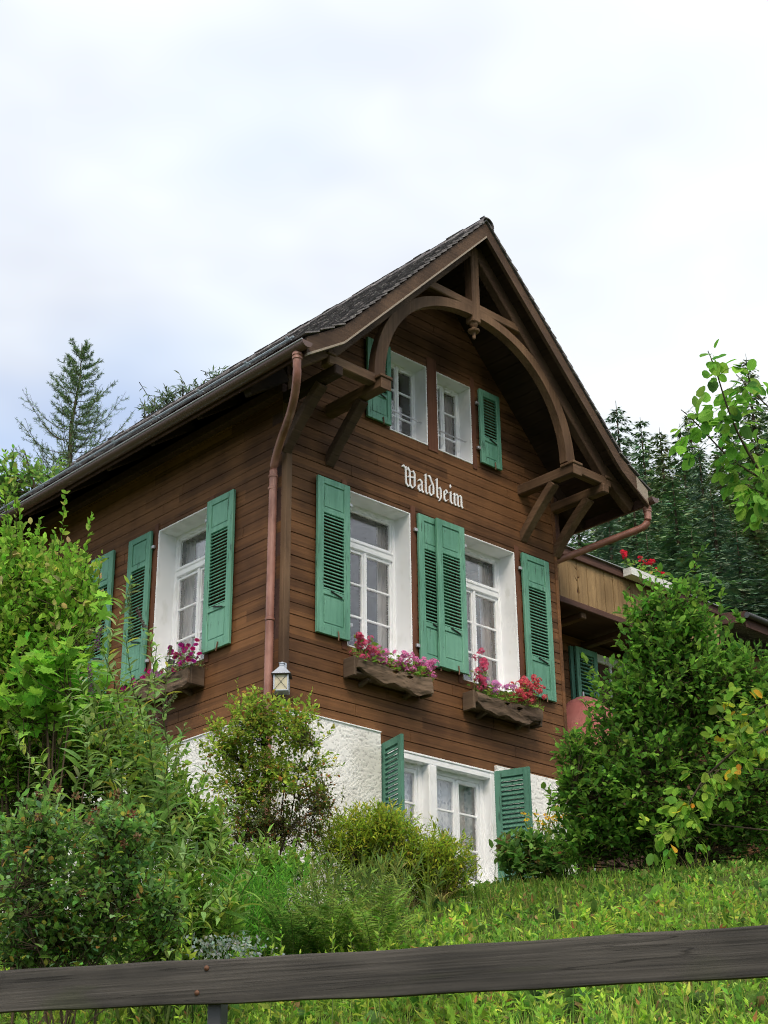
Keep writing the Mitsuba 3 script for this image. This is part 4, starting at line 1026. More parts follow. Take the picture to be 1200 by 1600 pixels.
def shrub(name, label, cat, base, lobes, nstem, ntwig, nleaf, size, tmpl, pal, seed, tlen=0.25, up=0.6, group=None, stem_mat='twig_bark', rad=0.012, shell=0.45, extra_tips=None, parts=0, spread=0.9, twig_rad=0.0025, lift=0.35):
    r = np.random.default_rng(seed)
    k = thing(name, label, cat, group)
    tips, dd, which = sample_lobes(r, lobes, ntwig, shell)
    g = gz(tips[:, 0], tips[:, 1])
    tips[:, 2] = np.maximum(tips[:, 2], g+0.05)
    tdir = unit(unit(dd[:, :1]*HR+dd[:, 1:2]*Z_+dd[:, 2:]*HF)*0.8+Z_*up+r.normal(0, 0.35, (ntwig, 3)))
    L = tlen*r.uniform(0.6, 1.4, ntwig)
    hk = r.choice(ntwig, nstem, replace=False)
    SP, SR = stems_to(r, base, tips[hk]-tdir[hk]*L[hk, None]*0.5, rad)
    sp = SP.reshape(-1, 3)
    st = tips-tdir*L[:, None]
    d2 = ((st[:, None]-sp[None])**2).sum(2)+np.where(sp[None, :, 2] > st[:, None, 2], 0.3, 0)
    nr = sp[d2.argmin(1)]
    mid = nr*0.4+st*0.6+r.normal(0, 0.02, st.shape)
    TP = np.stack([nr, mid, st, tips], 1)
    TR = twig_rad*np.array([1.6, 1.3, 1.0, 0.5])[None]*np.ones((ntwig, 1))
    add('stem', cat_m([tubes(SP, SR, 5), tubes(TP, TR, 3, cap=False)]), stem_mat, k, smooth=True)
    P, d, u, s = leafy_twigs(r, tips, tdir, L, nleaf, size, tmpl, pal, spread=spread, lift=lift)
    if extra_tips is not None:        # long leafy shoots standing out of the crown
        a, b, n2, s2 = extra_tips
        a, b = np.asarray(a), np.asarray(b)
        Ls = np.linalg.norm(b-a, axis=1)
        q = leafy_twigs(r, b, unit(b-a), Ls, n2, s2, tmpl, pal, spread=spread, lift=lift, start=0.02)
        P, d, u, s = (np.concatenate(z) for z in zip((P, d, u, s), q))
        m = (a+b)/2+r.normal(0, 0.02, a.shape)
        for sa, sb, sm in zip(a, b, m): add('shoot', tubes(np.stack([sa-(sb-sa)*0.3, sa, sm, sb])[None], twig_rad*np.array([[2.0, 1.7, 1.3, 0.5]]), 4), stem_mat, k, smooth=True)
    col = palette(r, len(P), pal)
    if parts:
        dist = (P-EYE)@FWD
        o = np.argsort(dist); one, rest = o[:parts], o[parts:]
        for i in one:
            addc('leaf', leaves(P[i:i+1], d[i:i+1], u[i:i+1], s[i:i+1], tmpl, col[i:i+1]), 'leaf', k)
    else: rest = np.arange(len(P))
    if len(rest): addc('foliage', leaves(P[rest], d[rest], u[rest], s[rest], tmpl, col[rest]), 'leaf', k, **({'kind': 'stuff'} if parts else {}))
    return k

def ground_below(px, py, t):
    p = D(px, py, t); return gpt(p[0], p[1])
def pts(*a): return np.array([D(*q) for q in a])

YG = [((0.130, 0.225, 0.032), 4), ((0.095, 0.190, 0.024), 4), ((0.190, 0.235, 0.050), 1.3), ((0.075, 0.150, 0.018), 2), ((0.24, 0.21, 0.09), 0.5)]
# tall yellow-green shrub at the left edge, upright shoots above it
t = 12.6
tipsA = [(8, 702), (22, 735), (103, 772), (62, 812), (142, 806), (86, 830), (30, 790), (120, 850), (160, 866), (45, 860), (150, 905), (5, 760), (75, 870), (128, 905)]
shrub('tall_shrub', 'tall yellow-green shrub with upright shoots at the left edge in front of the side wall', 'shrub', ground_below(60, 1150, t),
      [ell(15, 975, t, 100, 175, 0.6), ell(100, 965, t, 68, 130, 0.5), ell(30, 1130, t, 110, 100, 0.6)], 18, 1750, 10, 0.070, OVATE, YG, 11, tlen=0.34, up=1.3,
      extra_tips=(pts(*[(x*0.75+12, y+150, t+0.1*i % 0.4) for i, (x, y) in enumerate(tipsA)]), pts(*[(x, y, t-0.2+0.1*(i % 4)) for i, (x, y) in enumerate(tipsA)]), 34, 0.062))
MG = [((0.115, 0.235, 0.028), 4), ((0.085, 0.190, 0.024), 4), ((0.15, 0.25, 0.04), 2), ((0.06, 0.13, 0.02), 1)]
t = 11.7
shrub('maple_sapling', 'young maple with broad lobed light green leaves in front of the tall yellow-green shrub', 'tree', ground_below(85, 1150, t),
      [ell(85, 1040, t, 80, 60, 0.35), ell(152, 955, t, 26, 40, 0.2), ell(45, 1100, t, 80, 60, 0.35), ell(140, 1085, t, 60, 55, 0.3)], 5, 110, 4, 0.115, MAPLE, MG, 12, tlen=0.22, up=0.3, parts=290, rad=0.016, spread=1.1, lift=0.25)

HZ = [((0.105, 0.180, 0.030), 4), ((0.080, 0.145, 0.026), 3), ((0.12, 0.19, 0.035), 2), ((0.18, 0.19, 0.04), 0.6)]
t = 12.9
shrub('leafy_shrub', 'mid green leafy shrub behind the butterfly bush at the white base of the side wall', 'shrub', ground_below(170, 1330, t),
      [ell(150, 1160, t, 105, 85, 0.5), ell(235, 1200, t, 65, 70, 0.4), ell(60, 1230, t, 110, 90, 0.5), ell(200, 1280, t, 110, 70, 0.5), ell(285, 1260, t, 50, 70, 0.3), ell(325, 1300, t, 45, 60, 0.3), ell(20, 1330, t, 60, 90, 0.4)], 20, 1600, 9, 0.066, OVATE, HZ, 27, tlen=0.28, up=0.6, rad=0.010)

# butterfly bush: arching stems with long grey-green leaves in pairs and withered purple spikes
def spike(r, a, b, rad, n, cols):
    f = r.random(n); P = a+(b-a)*f[:, None]
    d = unit(r.normal(size=(n, 3))+unit(b-a)*0.5)
    P = P+d*rad*(1-0.75*f)[:, None]*r.uniform(0.4, 1, (n, 1))
    return leaves(P, d, unit(r.normal(size=(n, 3))), 0.014, KITE, palette(r, n, cols, 0.25))
r = np.random.default_rng(13)
BUD = thing('butterfly_bush', 'butterfly bush with long pointed grey-green leaves and fading purple flower spikes', 'shrub')
t = 10.2
heads = [(148, 985, 0), (205, 905, .3), (232, 985, .1), (262, 1035, -.1), (180, 1040, .2), (118, 1045, .1), (215, 1090, -.2), (290, 1130, .1), (330, 1190, 0), (250, 1170, -.2), (160, 1140, -.1), (365, 1240, -.2),
         (312, 1260, -.4), (395, 1330, -.5), (25, 1165, -.2), (60, 1180, 0), (350, 1390, -.7), (280, 1330, -.5), (420, 1300, -.3), (245, 1010, .2), (195, 985, .0), (170, 1085, 0), (225, 1130, -.2), (270, 1200, -.1), (190, 1210, -.3), (310, 1330, -.4), (130, 1110, -.1), (100, 1090, 0), (345, 1320, -.3)]
H = pts(*[(x, y, t+dz) for x, y, dz in heads])
base = ground_below(235, 1400, t)
SP, SR = stems_to(r, base, H, 0.010, wob=0.05, k=12, spread=0.22)
add('stem', tubes(SP, np.maximum(SR, 0.0028), 5), 'green_stem', BUD, smooth=True)
GG = [((0.125, 0.190, 0.060), 4), ((0.100, 0.165, 0.048), 4), ((0.17, 0.23, 0.10), 1.5), ((0.15, 0.215, 0.04), 2), ((0.24, 0.22, 0.04), 0.5)]
P, d, u, s = [], [], [], []
for i in range(len(H)):
    path = SP[i]; L = np.linalg.norm(np.diff(path, axis=0), axis=1).sum()
    for f in np.arange(0.20, 1.0, 0.048/L):
        q = f*(len(path)-1); k0 = int(q); p = path[k0]+(path[min(k0+1, len(path)-1)]-path[k0])*(q-k0)
        tg = unit(path[min(k0+1, len(path)-1)]-path[k0])
        a0 = r.uniform(0, np.pi)
        for sgn in (0, np.pi):
            if r.random() < 0.12: continue
            o = unit(np.cross(tg, (math.cos(a0+sgn), math.sin(a0+sgn), 0.05)))
            P.append(p); d.append(unit(o*1.0+tg*0.55+Z_*0.1+r.normal(0, 0.15, 3))); u.append(unit(Z_+r.normal(0, 0.25, 3))); s.append(r.uniform(0.10, 0.20)*(1.0-0.45*max(0, f-0.6)/0.4))
P, d, u, s = map(np.array, (P, d, u, s))
col = palette(r, len(P), GG)
o = np.argsort((P-EYE)@FWD-0.6*s*10)
for i in o[:290]: addc('leaf', leaves(P[i:i+1], d[i:i+1], u[i:i+1], s[i:i+1], LANCE, col[i:i+1]), 'leaf', BUD)
addc('foliage', leaves(P[o[290:]], d[o[290:]], u[o[290:]], s[o[290:]], LANCE, col[o[290:]]), 'leaf', BUD, kind='stuff')
PUR = [((0.22, 0.075, 0.24), 3), ((0.30, 0.13, 0.30), 2), ((0.16, 0.12, 0.08), 2)]
BRN = [((0.15, 0.10, 0.085), 3), ((0.20, 0.11, 0.14), 1.5)]
GRN = [((0.14, 0.19, 0.07), 3), ((0.20, 0.22, 0.12), 1)]
for (x0, y0, x1, y1, dz, c, rad) in ((150, 1015, 158, 978, 0, PUR, .022), (144, 1090, 139, 1040, .1, PUR, .026), (240, 1125, 272, 1082, -.1, BRN, .026), (256, 1110, 276, 1085, -.3, GRN, .016), (262, 1048, 266, 1010, .1, GRN, .016), (205, 1000, 203, 935, .3, GRN, .017),
                                     (228, 985, 214, 950, .2, BRN, .012), (37, 1170, 14, 1130, -.2, GRN, .014), (196, 960, 206, 915, .25, GRN, .014), (398, 1290, 420, 1245, -.3, GRN, .014)):
    a, b = pts((x0, y0, t+dz), (x1, y1, t+dz))
    addc('flower_spike', spike(r, a, b, rad, 170, c), 'petal', BUD)

# rose bush, bottom left, with brown spent blooms
RG = [((0.078, 0.150, 0.034), 5), ((0.105, 0.185, 0.042), 3), ((0.050, 0.100, 0.028), 2.5), ((0.16, 0.17, 0.03), 0.7), ((0.17, 0.10, 0.03), 0.2), ((0.11, 0.18, 0.09), 1.5)]
t = 8.9
ROSE = shrub('rose_bush', 'dark green rose bush with brown spent blooms behind the left end of the fence rail', 'shrub', ground_below(95, 1500, t),
      [ell(70, 1400, t, 120, 95, 0.42), ell(175, 1380, t, 95, 100, 0.40), ell(60, 1300, t, 95, 65, 0.35), ell(190, 1290, t, 60, 45, 0.3), ell(250, 1420, t, 55, 60, 0.3), ell(80, 1470, t, 150, 60, 0.4)], 14, 1250, 7, 0.050, OVATE, RG, 14, tlen=0.17, up=0.35, rad=0.008, twig_rad=0.0018, spread=1.05)
r = np.random.default_rng(15)
for (x, y) in ((62, 1240), (90, 1232), (118, 1243), (150, 1268), (182, 1240), (205, 1272), (60, 1275), (140, 1282), (215, 1308), (196, 1318), (128, 1395), (215, 1405)):
    c = D(x, y, t-0.34+r.uniform(-0.05, 0.1))
    n = 26; d = unit(r.normal(size=(n, 3))); 
    addc('spent_bloom', leaves(c+d*0.008, d, unit(r.normal(size=(n, 3))), r.uniform(0.014, 0.03, n), KITE, palette(r, n, [((0.22, 0.13, 0.07), 2), ((0.30, 0.20, 0.12), 1), ((0.12, 0.06, 0.03), 1)], 0.2)), 'petal', ROSE)

# airy thorny shrub in front of the corner of the house
BG = [((0.150, 0.215, 0.034), 4), ((0.190, 0.230, 0.036), 3), ((0.090, 0.155, 0.026), 2.5), ((0.20, 0.19, 0.04), 1), ((0.20, 0.085, 0.03), 0.5)]
t = 15.4
shrub('airy_shrub', 'airy small-leaved yellow-green shrub in front of the house corner below the lantern', 'shrub', ground_below(425, 1330, t),
      [ell(400, 1125, t, 72, 58, 0.35, 2.2), ell(465, 1135, t, 48, 52, 0.3, 2.2), ell(350, 1160, t, 48, 45, 0.3, 1.6), ell(430, 1205, t, 105, 65, 0.45), ell(385, 1230, t, 80, 80, 0.4)], 12, 760, 11, 0.050, OVATE, BG, 16, tlen=0.24, up=0.35, rad=0.010, twig_rad=0.0016,
      extra_tips=(pts((375, 1120, t), (440, 1110, t), (470, 1120, t), (345, 1150, t), (500, 1160, t), (500, 1200, t)), pts((370, 1062, t), (400, 1078, t), (488, 1078, t), (316, 1118, t), (522, 1135, t), (536, 1195, t)), 18, 0.038))
BR = [((0.075, 0.105, 0.026), 4), ((0.11, 0.10, 0.03), 2), ((0.16, 0.065, 0.03), 2), ((0.05, 0.07, 0.02), 3)]
shrub('low_shrub', 'low brownish thicket with reddish leaves under the airy shrub at the white base', 'shrub', ground_below(440, 1330, t-0.1),
      [ell(440, 1285, t-.1, 95, 48, 0.4), ell(500, 1250, t-.1, 42, 45, 0.3), ell(390, 1300, t-.1, 70, 45, 0.35)], 14, 460, 9, 0.036, OVATE, BR, 17, tlen=0.22, up=0.3, rad=0.007, twig_rad=0.002)

shrub('tall_weeds', 'leafy weeds between the rose bush and the feathery clump, low behind the rail', 'plant', ground_below(290, 1490, 10.0),
      [ell(290, 1400, 10.0, 55, 85, 0.35), ell(330, 1440, 10.0, 60, 50, 0.35), ell(250, 1460, 10.0, 60, 45, 0.35)], 16, 330, 9, 0.062, OVATE, HZ, 28, tlen=0.22, up=1.0, rad=0.005, stem_mat='green_stem', twig_rad=0.0018)
shrub('corner_weeds', 'leafy weeds at the foot of the airy shrub hiding the lower end of the downpipe', 'plant', ground_below(415, 1385, 14.4),
      [ell(415, 1345, 14.4, 50, 38, 0.3), ell(360, 1350, 14.4, 45, 45, 0.3), ell(465, 1345, 14.4, 40, 35, 0.3)], 14, 260, 9, 0.06, OVATE, HZ, 29, tlen=0.22, up=1.0, rad=0.005, stem_mat='green_stem', twig_rad=0.0018)
# feathery and upright perennials on the slope
def perennial(name, label, area, n, hgt, leafn, size, tmpl, pal, seed, lean=0.12, spread=0.8, group=None, stem='green_stem', rad=0.004, start=0.15, lift=0.4, top=None):
    """a clump of upright leafy stems; area: list of (px, py, depth, rx px, rd m) where the stems stand"""
    r = np.random.default_rng(seed)
    k = thing(name, label, 'plant', group)
    a = r.integers(0, len(area), n)
    A = np.array(area, float)[a]
    base = np.array([D(q[0], q[1], q[2]) for q in A])+HR*(r.normal(0, 0.5, n)*A[:, 3]*A[:, 2]/F_PX)[:, None]+HF*(r.normal(0, 0.5, n)*A[:, 4])[:, None]
    base[:, 2] = gz(base[:, 0], base[:, 1])
    h = hgt*r.uniform(0.7, 1.15, n)
    ln = np.stack([r.normal(0, lean, n), r.normal(0, lean, n), np.ones(n)], 1)
    tip = base+unit(ln)*h[:, None]
    mid = (base+tip)/2-np.stack([ln[:, 0], ln[:, 1], np.zeros(n)], 1)*h[:, None]*0.18
    add('stem', tubes(np.stack([base, mid, tip], 1), rad*np.array([1, .8, .4])[None]*np.ones((n, 1)), 4, cap=False), stem, k, smooth=True)
    P, d, u, s = leafy_twigs(r, tip, unit(tip-base), h, leafn, size, tmpl, pal, spread=spread, lift=lift, start=start)
    f = np.tile(np.linspace(start, 1, leafn), n)
    off = np.repeat((mid-(base+tip)/2), leafn, axis=0)*(4*f*(1-f))[:, None]*0.5
    addc('foliage', leaves(P+off, d, u, s, tmpl, palette(r, len(P), pal)), 'leaf', k)
    return k, tip
perennial('feathery_plant', 'feathery bright green perennial clump below the airy shrub', [(350, 1400, 13.4, 50, .35), (430, 1400, 13.4, 45, .35), (390, 1420, 12.9, 60, .3)], 170, 0.74, 64, 0.080, SLIM,
          [((0.055, 0.165, 0.020), 4), ((0.085, 0.200, 0.026), 3), ((0.04, 0.12, 0.02), 2)], 18, lean=0.16, spread=0.9, lift=0.8)
perennial('dark_perennial', 'dark olive perennial clump with narrow leaflets on upright stems in the middle of the slope', [(510, 1440, 12.6, 45, .35), (560, 1440, 12.6, 50, .35), (600, 1470, 12.2, 40, .3), (490, 1400, 13.2, 40, .3)], 62, 0.74, 46, 0.110, SLIM,
          [((0.070, 0.105, 0.026), 4), ((0.100, 0.140, 0.032), 3), ((0.045, 0.07, 0.02), 2.5), ((0.14, 0.17, 0.05), 1)], 19, lean=0.17, spread=0.95, lift=0.5)
# ferns arching among the perennials
def fern(name_label, px, py, t, n, L, seed, pal):
    r = np.random.default_rng(seed); k = thing('fern', name_label, 'fern', 'ferns in the middle of the slope')
    b = ground_below(px, py, t)
    RP, P, d, u, s = [], [], [], [], []
    for i in range(n):
        a = 2.4*i+r.normal(0, .3); o = np.array([math.cos(a), math.sin(a), 0]); l = L*r.uniform(0.7, 1.15); lean = r.uniform(0.25, 0.75)
        g = np.linspace(0, 1, 12)[:, None]
        q = b+o*(0.04+l*lean*g**1.5)+Z_*(l*(g*(1.05-0.2*lean)-0.55*lean*g**2.6))
        RP.append(q)
        m = 30; f = np.linspace(0.14, 0.99, m)*11; k0 = np.minimum(f.astype(int), 10); p = q[k0]+(q[k0+1]-q[k0])*(f-k0)[:, None]; tg = unit(q[k0+1]-q[k0])
        for sg in (-1, 1):
            sd = unit(np.cross(tg, Z_))*sg
            P.append(p); d.append(unit(sd+tg*0.45-Z_*0.12+r.normal(0, .08, (m, 3)))); u.append(unit(Z_+r.normal(0, .2, (m, 3)))); s.append(0.135*l*np.sin(np.pi*np.clip(f/11*0.86+0.12, 0, 1))*r.uniform(0.9, 1.1, m)+0.012)
    add('stalk', tubes(np.array(RP), np.linspace(0.004, 0.001, 12)[None]*np.ones((n, 1)), 4, cap=False), 'green_stem', k, smooth=True)
    P, d, u, s = map(np.concatenate, (P, d, u, s))
    LF = (SLIM[0]*np.array([1.7, 1, 1]), SLIM[1])
    addc('frond', leaves(P, d, u, s, LF, palette(r, len(P), pal, 0.15)), 'leaf', k)
FP = [((0.085, 0.150, 0.028), 4), ((0.115, 0.185, 0.034), 2), ((0.060, 0.105, 0.022), 2)]
fern('tall fern left of the stone in the middle of the slope', 515, 1455, 11.8, 20, 0.92, 90, FP)
fern('fern with pale fronds right of the tall fern below the yellow-green bush', 585, 1460, 11.5, 18, 0.85, 91, [((0.12, 0.19, 0.036), 3), ((0.15, 0.20, 0.05), 1)])
fern('dark fern beside the feathery bright green clump', 462, 1450, 11.8, 18, 0.80, 92, [((0.060, 0.115, 0.024), 3), ((0.085, 0.14, 0.03), 1)])
t = 15.6
shrub('spirea_bush', 'rounded yellow-green bush with fine leaves under the wide ground floor window', 'shrub', ground_below(630, 1400, t),
      [ell(645, 1335, t, 102, 60, 0.5), ell(555, 1315, t, 88, 62, 0.45), ell(695, 1350, t, 56, 50, 0.4), ell(595, 1285, t, 66, 40, 0.4)], 26, 1600, 11, 0.066, LANCE,
      [((0.180, 0.220, 0.024), 4), ((0.130, 0.190, 0.022), 4), ((0.23, 0.23, 0.035), 1.5), ((0.085, 0.14, 0.02), 2)], 20, tlen=0.22, up=0.7, rad=0.006, twig_rad=0.002)
def tuft(r, base, n, h, spread, w=0.007):
    """arching blades from a tussock: (V, F)"""
    az = r.uniform(0, 2*np.pi, n); L = h*r.uniform(0.6, 1.2, n); out = spread*r.uniform(0.2, 1, n)
    dirs = np.stack([np.cos(az), np.sin(az), np.zeros(n)], 1)
    b = base+dirs*0.05*r.random((n, 1))
    t = np.linspace(0, 1, 5)[None, :, None]
    P = b[:, None]+dirs[:, None]*(out[:, None, None]*t**1.8)+Z_*(L[:, None, None]*(t-0.45*t**2.6*np.minimum(1.6, out/L*1.4)[:, None, None]))
    side = np.cross(dirs, Z_)[:, None]*(w*np.array([0.7, 1, 0.9, 0.6, 0.05]))[None, :, None]
    V = np.stack([P-side, P+side], 2).reshape(n, -1, 3)
    f = np.array([[2*i, 2*i+1, 2*i+3] for i in range(4)]+[[2*i, 2*i+3, 2*i+2] for i in range(4)])
    return V.reshape(-1, 3), (f[None]+(np.arange(n)*10)[:, None, None]).reshape(-1, 3)
r = np.random.default_rng(22)
tt = thing('ornamental_grass', 'arching pale green grass tufts in front of the wide ground floor window', 'grass')
for q, (px, py, n, h, col) in enumerate(((520, 1385, 60, 0.85, (0.13, 0.19, 0.045)), (570, 1385, 70, 0.92, (0.16, 0.21, 0.06)), (622, 1390, 55, 0.78, (0.17, 0.21, 0.06)), (668, 1395, 45, 0.66, (0.15, 0.20, 0.05)), (640, 1425, 55, 0.40, (0.30, 0.25, 0.12)), (690, 1420, 60, 0.40, (0.27, 0.23, 0.10)))):
    v, f = tuft(r, ground_below(px, py, 15.3), n, h, 0.42)
    c = np.repeat(palette(r, n, [(col, 1)], 0.18), 10, axis=0)
    addc('tuft', (v, f, c), 'leaf', tt)

# right of the window: broad-leaved clump and yellow daisies
shrub('peony', 'broad-leaved green and reddish clump in front of the right shutter of the ground floor window', 'plant', ground_below(815, 1385, 17.2),
      [ell(815, 1345, 17.2, 42, 40, 0.3), ell(790, 1325, 17.2, 22, 28, 0.2), ell(860, 1345, 17.2, 45, 40, 0.3), ell(830, 1310, 17.2, 28, 22, 0.2)], 14, 150, 6, 0.115, OVATE, [((0.065, 0.135, 0.032), 5), ((0.095, 0.165, 0.04), 3), ((0.10, 0.075, 0.035), 1.2), ((0.15, 0.07, 0.03), 0.3)], 23, tlen=0.22, up=0.5, stem_mat='green_stem', rad=0.006)
DA, tips = perennial('daisy_clump', 'clump of yellow daisies against the white base left of the big dark bush', [(860, 1335, 17.4, 28, .25), (895, 1335, 17.2, 28, .25)], 75, 0.78, 12, 0.085, LANCE, [((0.09, 0.16, 0.03), 3), ((0.12, 0.19, 0.035), 2)], 24, lean=0.14)
r = np.random.default_rng(25)
for p in tips[np.argsort(-tips[:, 2])][:46]:
    n = 9; a = np.arange(n)*2*np.pi/n+r.uniform(0, 1); nz = unit(np.array([r.normal(-.35, .3), r.normal(-.4, .3), 1]))
    x = unit(np.cross(nz, (1, .2, 0))); y = np.cross(nz, x)
    d = np.cos(a)[:, None]*x+np.sin(a)[:, None]*y
    pe = leaves(p+d*0.006, d, np.broadcast_to(nz, (n, 3)), 0.036, KITE, palette(r, n, [((0.62, 0.40, 0.02), 3), ((0.55, 0.28, 0.02), 1)], 0.1))
    cv = leaves(p[None].repeat(6, 0)+nz*0.004, unit(r.normal(size=(6, 3))+nz), unit(r.normal(size=(6, 3))), 0.014, KITE, palette(r, 6, [((0.10, 0.05, 0.02), 1)], 0.2))
    addc('flower', joinc([pe, cv]), 'petal', DA)

# the big dark bush in front of the annex
DG = [((0.062, 0.135, 0.022), 5), ((0.088, 0.175, 0.028), 4), ((0.036, 0.082, 0.018), 2.5), ((0.110, 0.200, 0.032), 2)]
t = 16.3
shrub('big_bush', 'large dense dark green bush in front of the annex and balcony', 'shrub', ground_below(1060, 1330, t),
      [ell(1010, 1190, t, 130, 120, 0.8), ell(1065, 1060, t, 112, 86, 0.7), ell(945, 1235, t, 82, 75, 0.6), ell(1160, 1190, t, 120, 130, 0.8), ell(1030, 985, t, 75, 55, 0.5), ell(985, 1085, t, 78, 70, 0.5), ell(1172, 1075, t, 80, 80, 0.5, 1.6), ell(1085, 1015, t, 75, 68, 0.45, 1.5), ell(905, 1165, t, 46, 36, 0.4), ell(890, 1230, t, 42, 60, 0.4), ell(1000, 1300, t, 110, 48, 0.6, 1.6), ell(1130, 1290, t, 120, 55, 0.6, 1.6), ell(915, 1305, t, 55, 45, 0.5, 1.8), ell(1050, 950, t, 75, 62, 0.4)],
      22, 3100, 8, 0.084, OVATE, DG, 26, tlen=0.30, up=0.55, rad=0.02, twig_rad=0.003, shell=0.38,
      extra_tips=(pts((1010, 980, t), (985, 1000, t), (1080, 960, t), (1100, 980, t), (1050, 985, t), (1125, 985, t), (1000, 1010, t), (960, 1080, t), (1160, 975, t), (1030, 960, t)),
                  pts((1003, 905, t), (978, 925, t), (1088, 872, t), (1112, 905, t), (1052, 912, t), (1128, 915, t), (1012, 930, t), (912, 1030, t), (1150, 960, t), (1100, 860, t)), 16, 0.092))
# ------------------------------------------------------------------ fruit tree at the right: trunk outside the picture, two branches reach in
FRUIT = thing('fruit_tree', 'fruit tree branches with round light green leaves, some yellow, reaching in at the right edge', 'tree')
r = np.random.default_rng(31)
t = 7.0
tb = D(1500, 1500, t+0.2); tb[2] = gz(tb[0], tb[1])-0.1
trunk = smooth_path([tb, D(1480, 1200, t+.2), D(1440, 900, t+.2), D(1460, 500, t+.2)], 16)
add('trunk', tube(trunk, np.linspace(0.06, 0.03, 16), 10), 'bark', FRUIT, smooth=True)
def branch(p, r0, r1, n=20):
    q = smooth_path(p, n); add('branch', tube(q, np.linspace(r0, r1, n), 6), 'bark', FRUIT, smooth=True); return q
D_ = lambda x, y, dz=0: D(x, y, t+dz)
upb = [branch([D_(1445, 880, .2), D_(1300, 840, .05), D_(1205, 760), D_(1150, 670, -.05), D_(1128, 610, -.05), D_(1112, 560, -.05), D_(1106, 548, -.05)], 0.016, 0.0022),
       branch([D_(1300, 840, .05), D_(1215, 760, .1), D_(1146, 720, .1), D_(1098, 672, .1), D_(1064, 640, .1)], 0.009, 0.002),
       branch([D_(1440, 800, .2), D_(1290, 700, .15), D_(1205, 640, .15), D_(1165, 600, .12), D_(1150, 585, .12)], 0.010, 0.002),
       branch([D_(1300, 840, .05), D_(1240, 800, 0), D_(1190, 770, -.1), D_(1168, 760, -.1)], 0.006, 0.002)]
lob = [branch([D_(1462, 1080, .1), D_(1300, 1110, 0), D_(1200, 1138, 0), D_(1128, 1190, -.05), D_(1085, 1240, -.05), D_(1068, 1275, -.05), D_(1020, 1305, -.05)], 0.014, 0.0022),
       branch([D_(1300, 1110, 0), D_(1235, 1085, .05), D_(1190, 1105, .05), D_(1150, 1125, .05), D_(1118, 1118, .05)], 0.007, 0.002),
       branch([D_(1480, 1240, .1), D_(1300, 1225, 0), D_(1200, 1203, 0), D_(1135, 1202, 0), D_(1102, 1207, 0)], 0.008, 0.0028),
       branch([D_(1500, 1330, .1), D_(1350, 1310, 0), D_(1205, 1298, 0), D_(1150, 1292, 0), D_(1108, 1288, 0)], 0.008, 0.003),
       branch([D_(1085, 1240, -.05), D_(1110, 1215, -.02), D_(1128, 1200, 0)], 0.004, 0.003)]
FG = [((0.090, 0.190, 0.026), 5), ((0.066, 0.150, 0.024), 4), ((0.125, 0.22, 0.036), 2), ((0.042, 0.10, 0.022), 1.5)]
FY = [((0.085, 0.165, 0.022), 5), ((0.13, 0.19, 0.028), 3), ((0.26, 0.22, 0.02), 0.5), ((0.26, 0.14, 0.02), 0.2), ((0.08, 0.15, 0.03), 2)]
def hang_leaves(paths, n, pal, size, x_in, seed, frac=(0.1, 1.0)):
    r = np.random.default_rng(seed)
    out = 0
    while out < n:
        q = paths[r.integers(len(paths))]
        f = r.uniform(*frac)*(len(q)-1); k = min(int(f), len(q)-2); p = q[k]+(q[k+1]-q[k])*(f-k)
        w = (p-EYE); x = 600+F_PX*(w@RIGHT)/(w@FWD)
        if x > x_in: continue
        tg = unit(q[k+1]-q[k])
        o = unit(np.cross(tg, r.normal(size=3)))
        c = p+o*r.uniform(0.0, 0.12)+tg*r.normal(0, 0.02)-Z_*r.uniform(0, 0.03)
        for _ in range(r.integers(2, 6)):
            d = unit(o*0.7+tg*0.3-Z_*r.uniform(0.0, 0.9)+r.normal(0, 0.4, 3))
            u = unit(-FWD*0.35+Z_*0.75+r.normal(0, 0.35, 3))
            s = size*r.uniform(0.6, 1.2)
            pet = c+d*0.018
            m = leaves((pet+r.normal(0, 0.006, 3))[None], d[None], u[None], s, OVALT, palette(r, 1, pal))
            (ONE if len(ONE) < 298 else MORE).append(m)
            out += 1
        twig = tubes(np.stack([p, (p+c)/2+Z_*0.008, pet])[None], np.full((1, 3), 0.0013), 3)
        STALK.append(twig)
OVALT = (ROUND[0]*np.array([0.76, 1, 1]), ROUND[1])
STALK, ONE, MORE = [], [], []
hang_leaves([upb[0][11:]], 22, FG, 0.060, 1205, 35, (0.0, 1.0))
hang_leaves([lob[0], lob[1], lob[0]], 460, FY, 0.052, 1208, 33, (0.42, 1.0))
hang_leaves(upb, 330, FG, 0.072, 1208, 32, (0.30, 1.0))
for m in ONE: addc('leaf', m, 'leaf', FRUIT)
addc('foliage', joinc(MORE), 'leaf', FRUIT, kind='stuff')
add('stalk', cat_m(STALK), 'green_stem', FRUIT, kind='stuff')

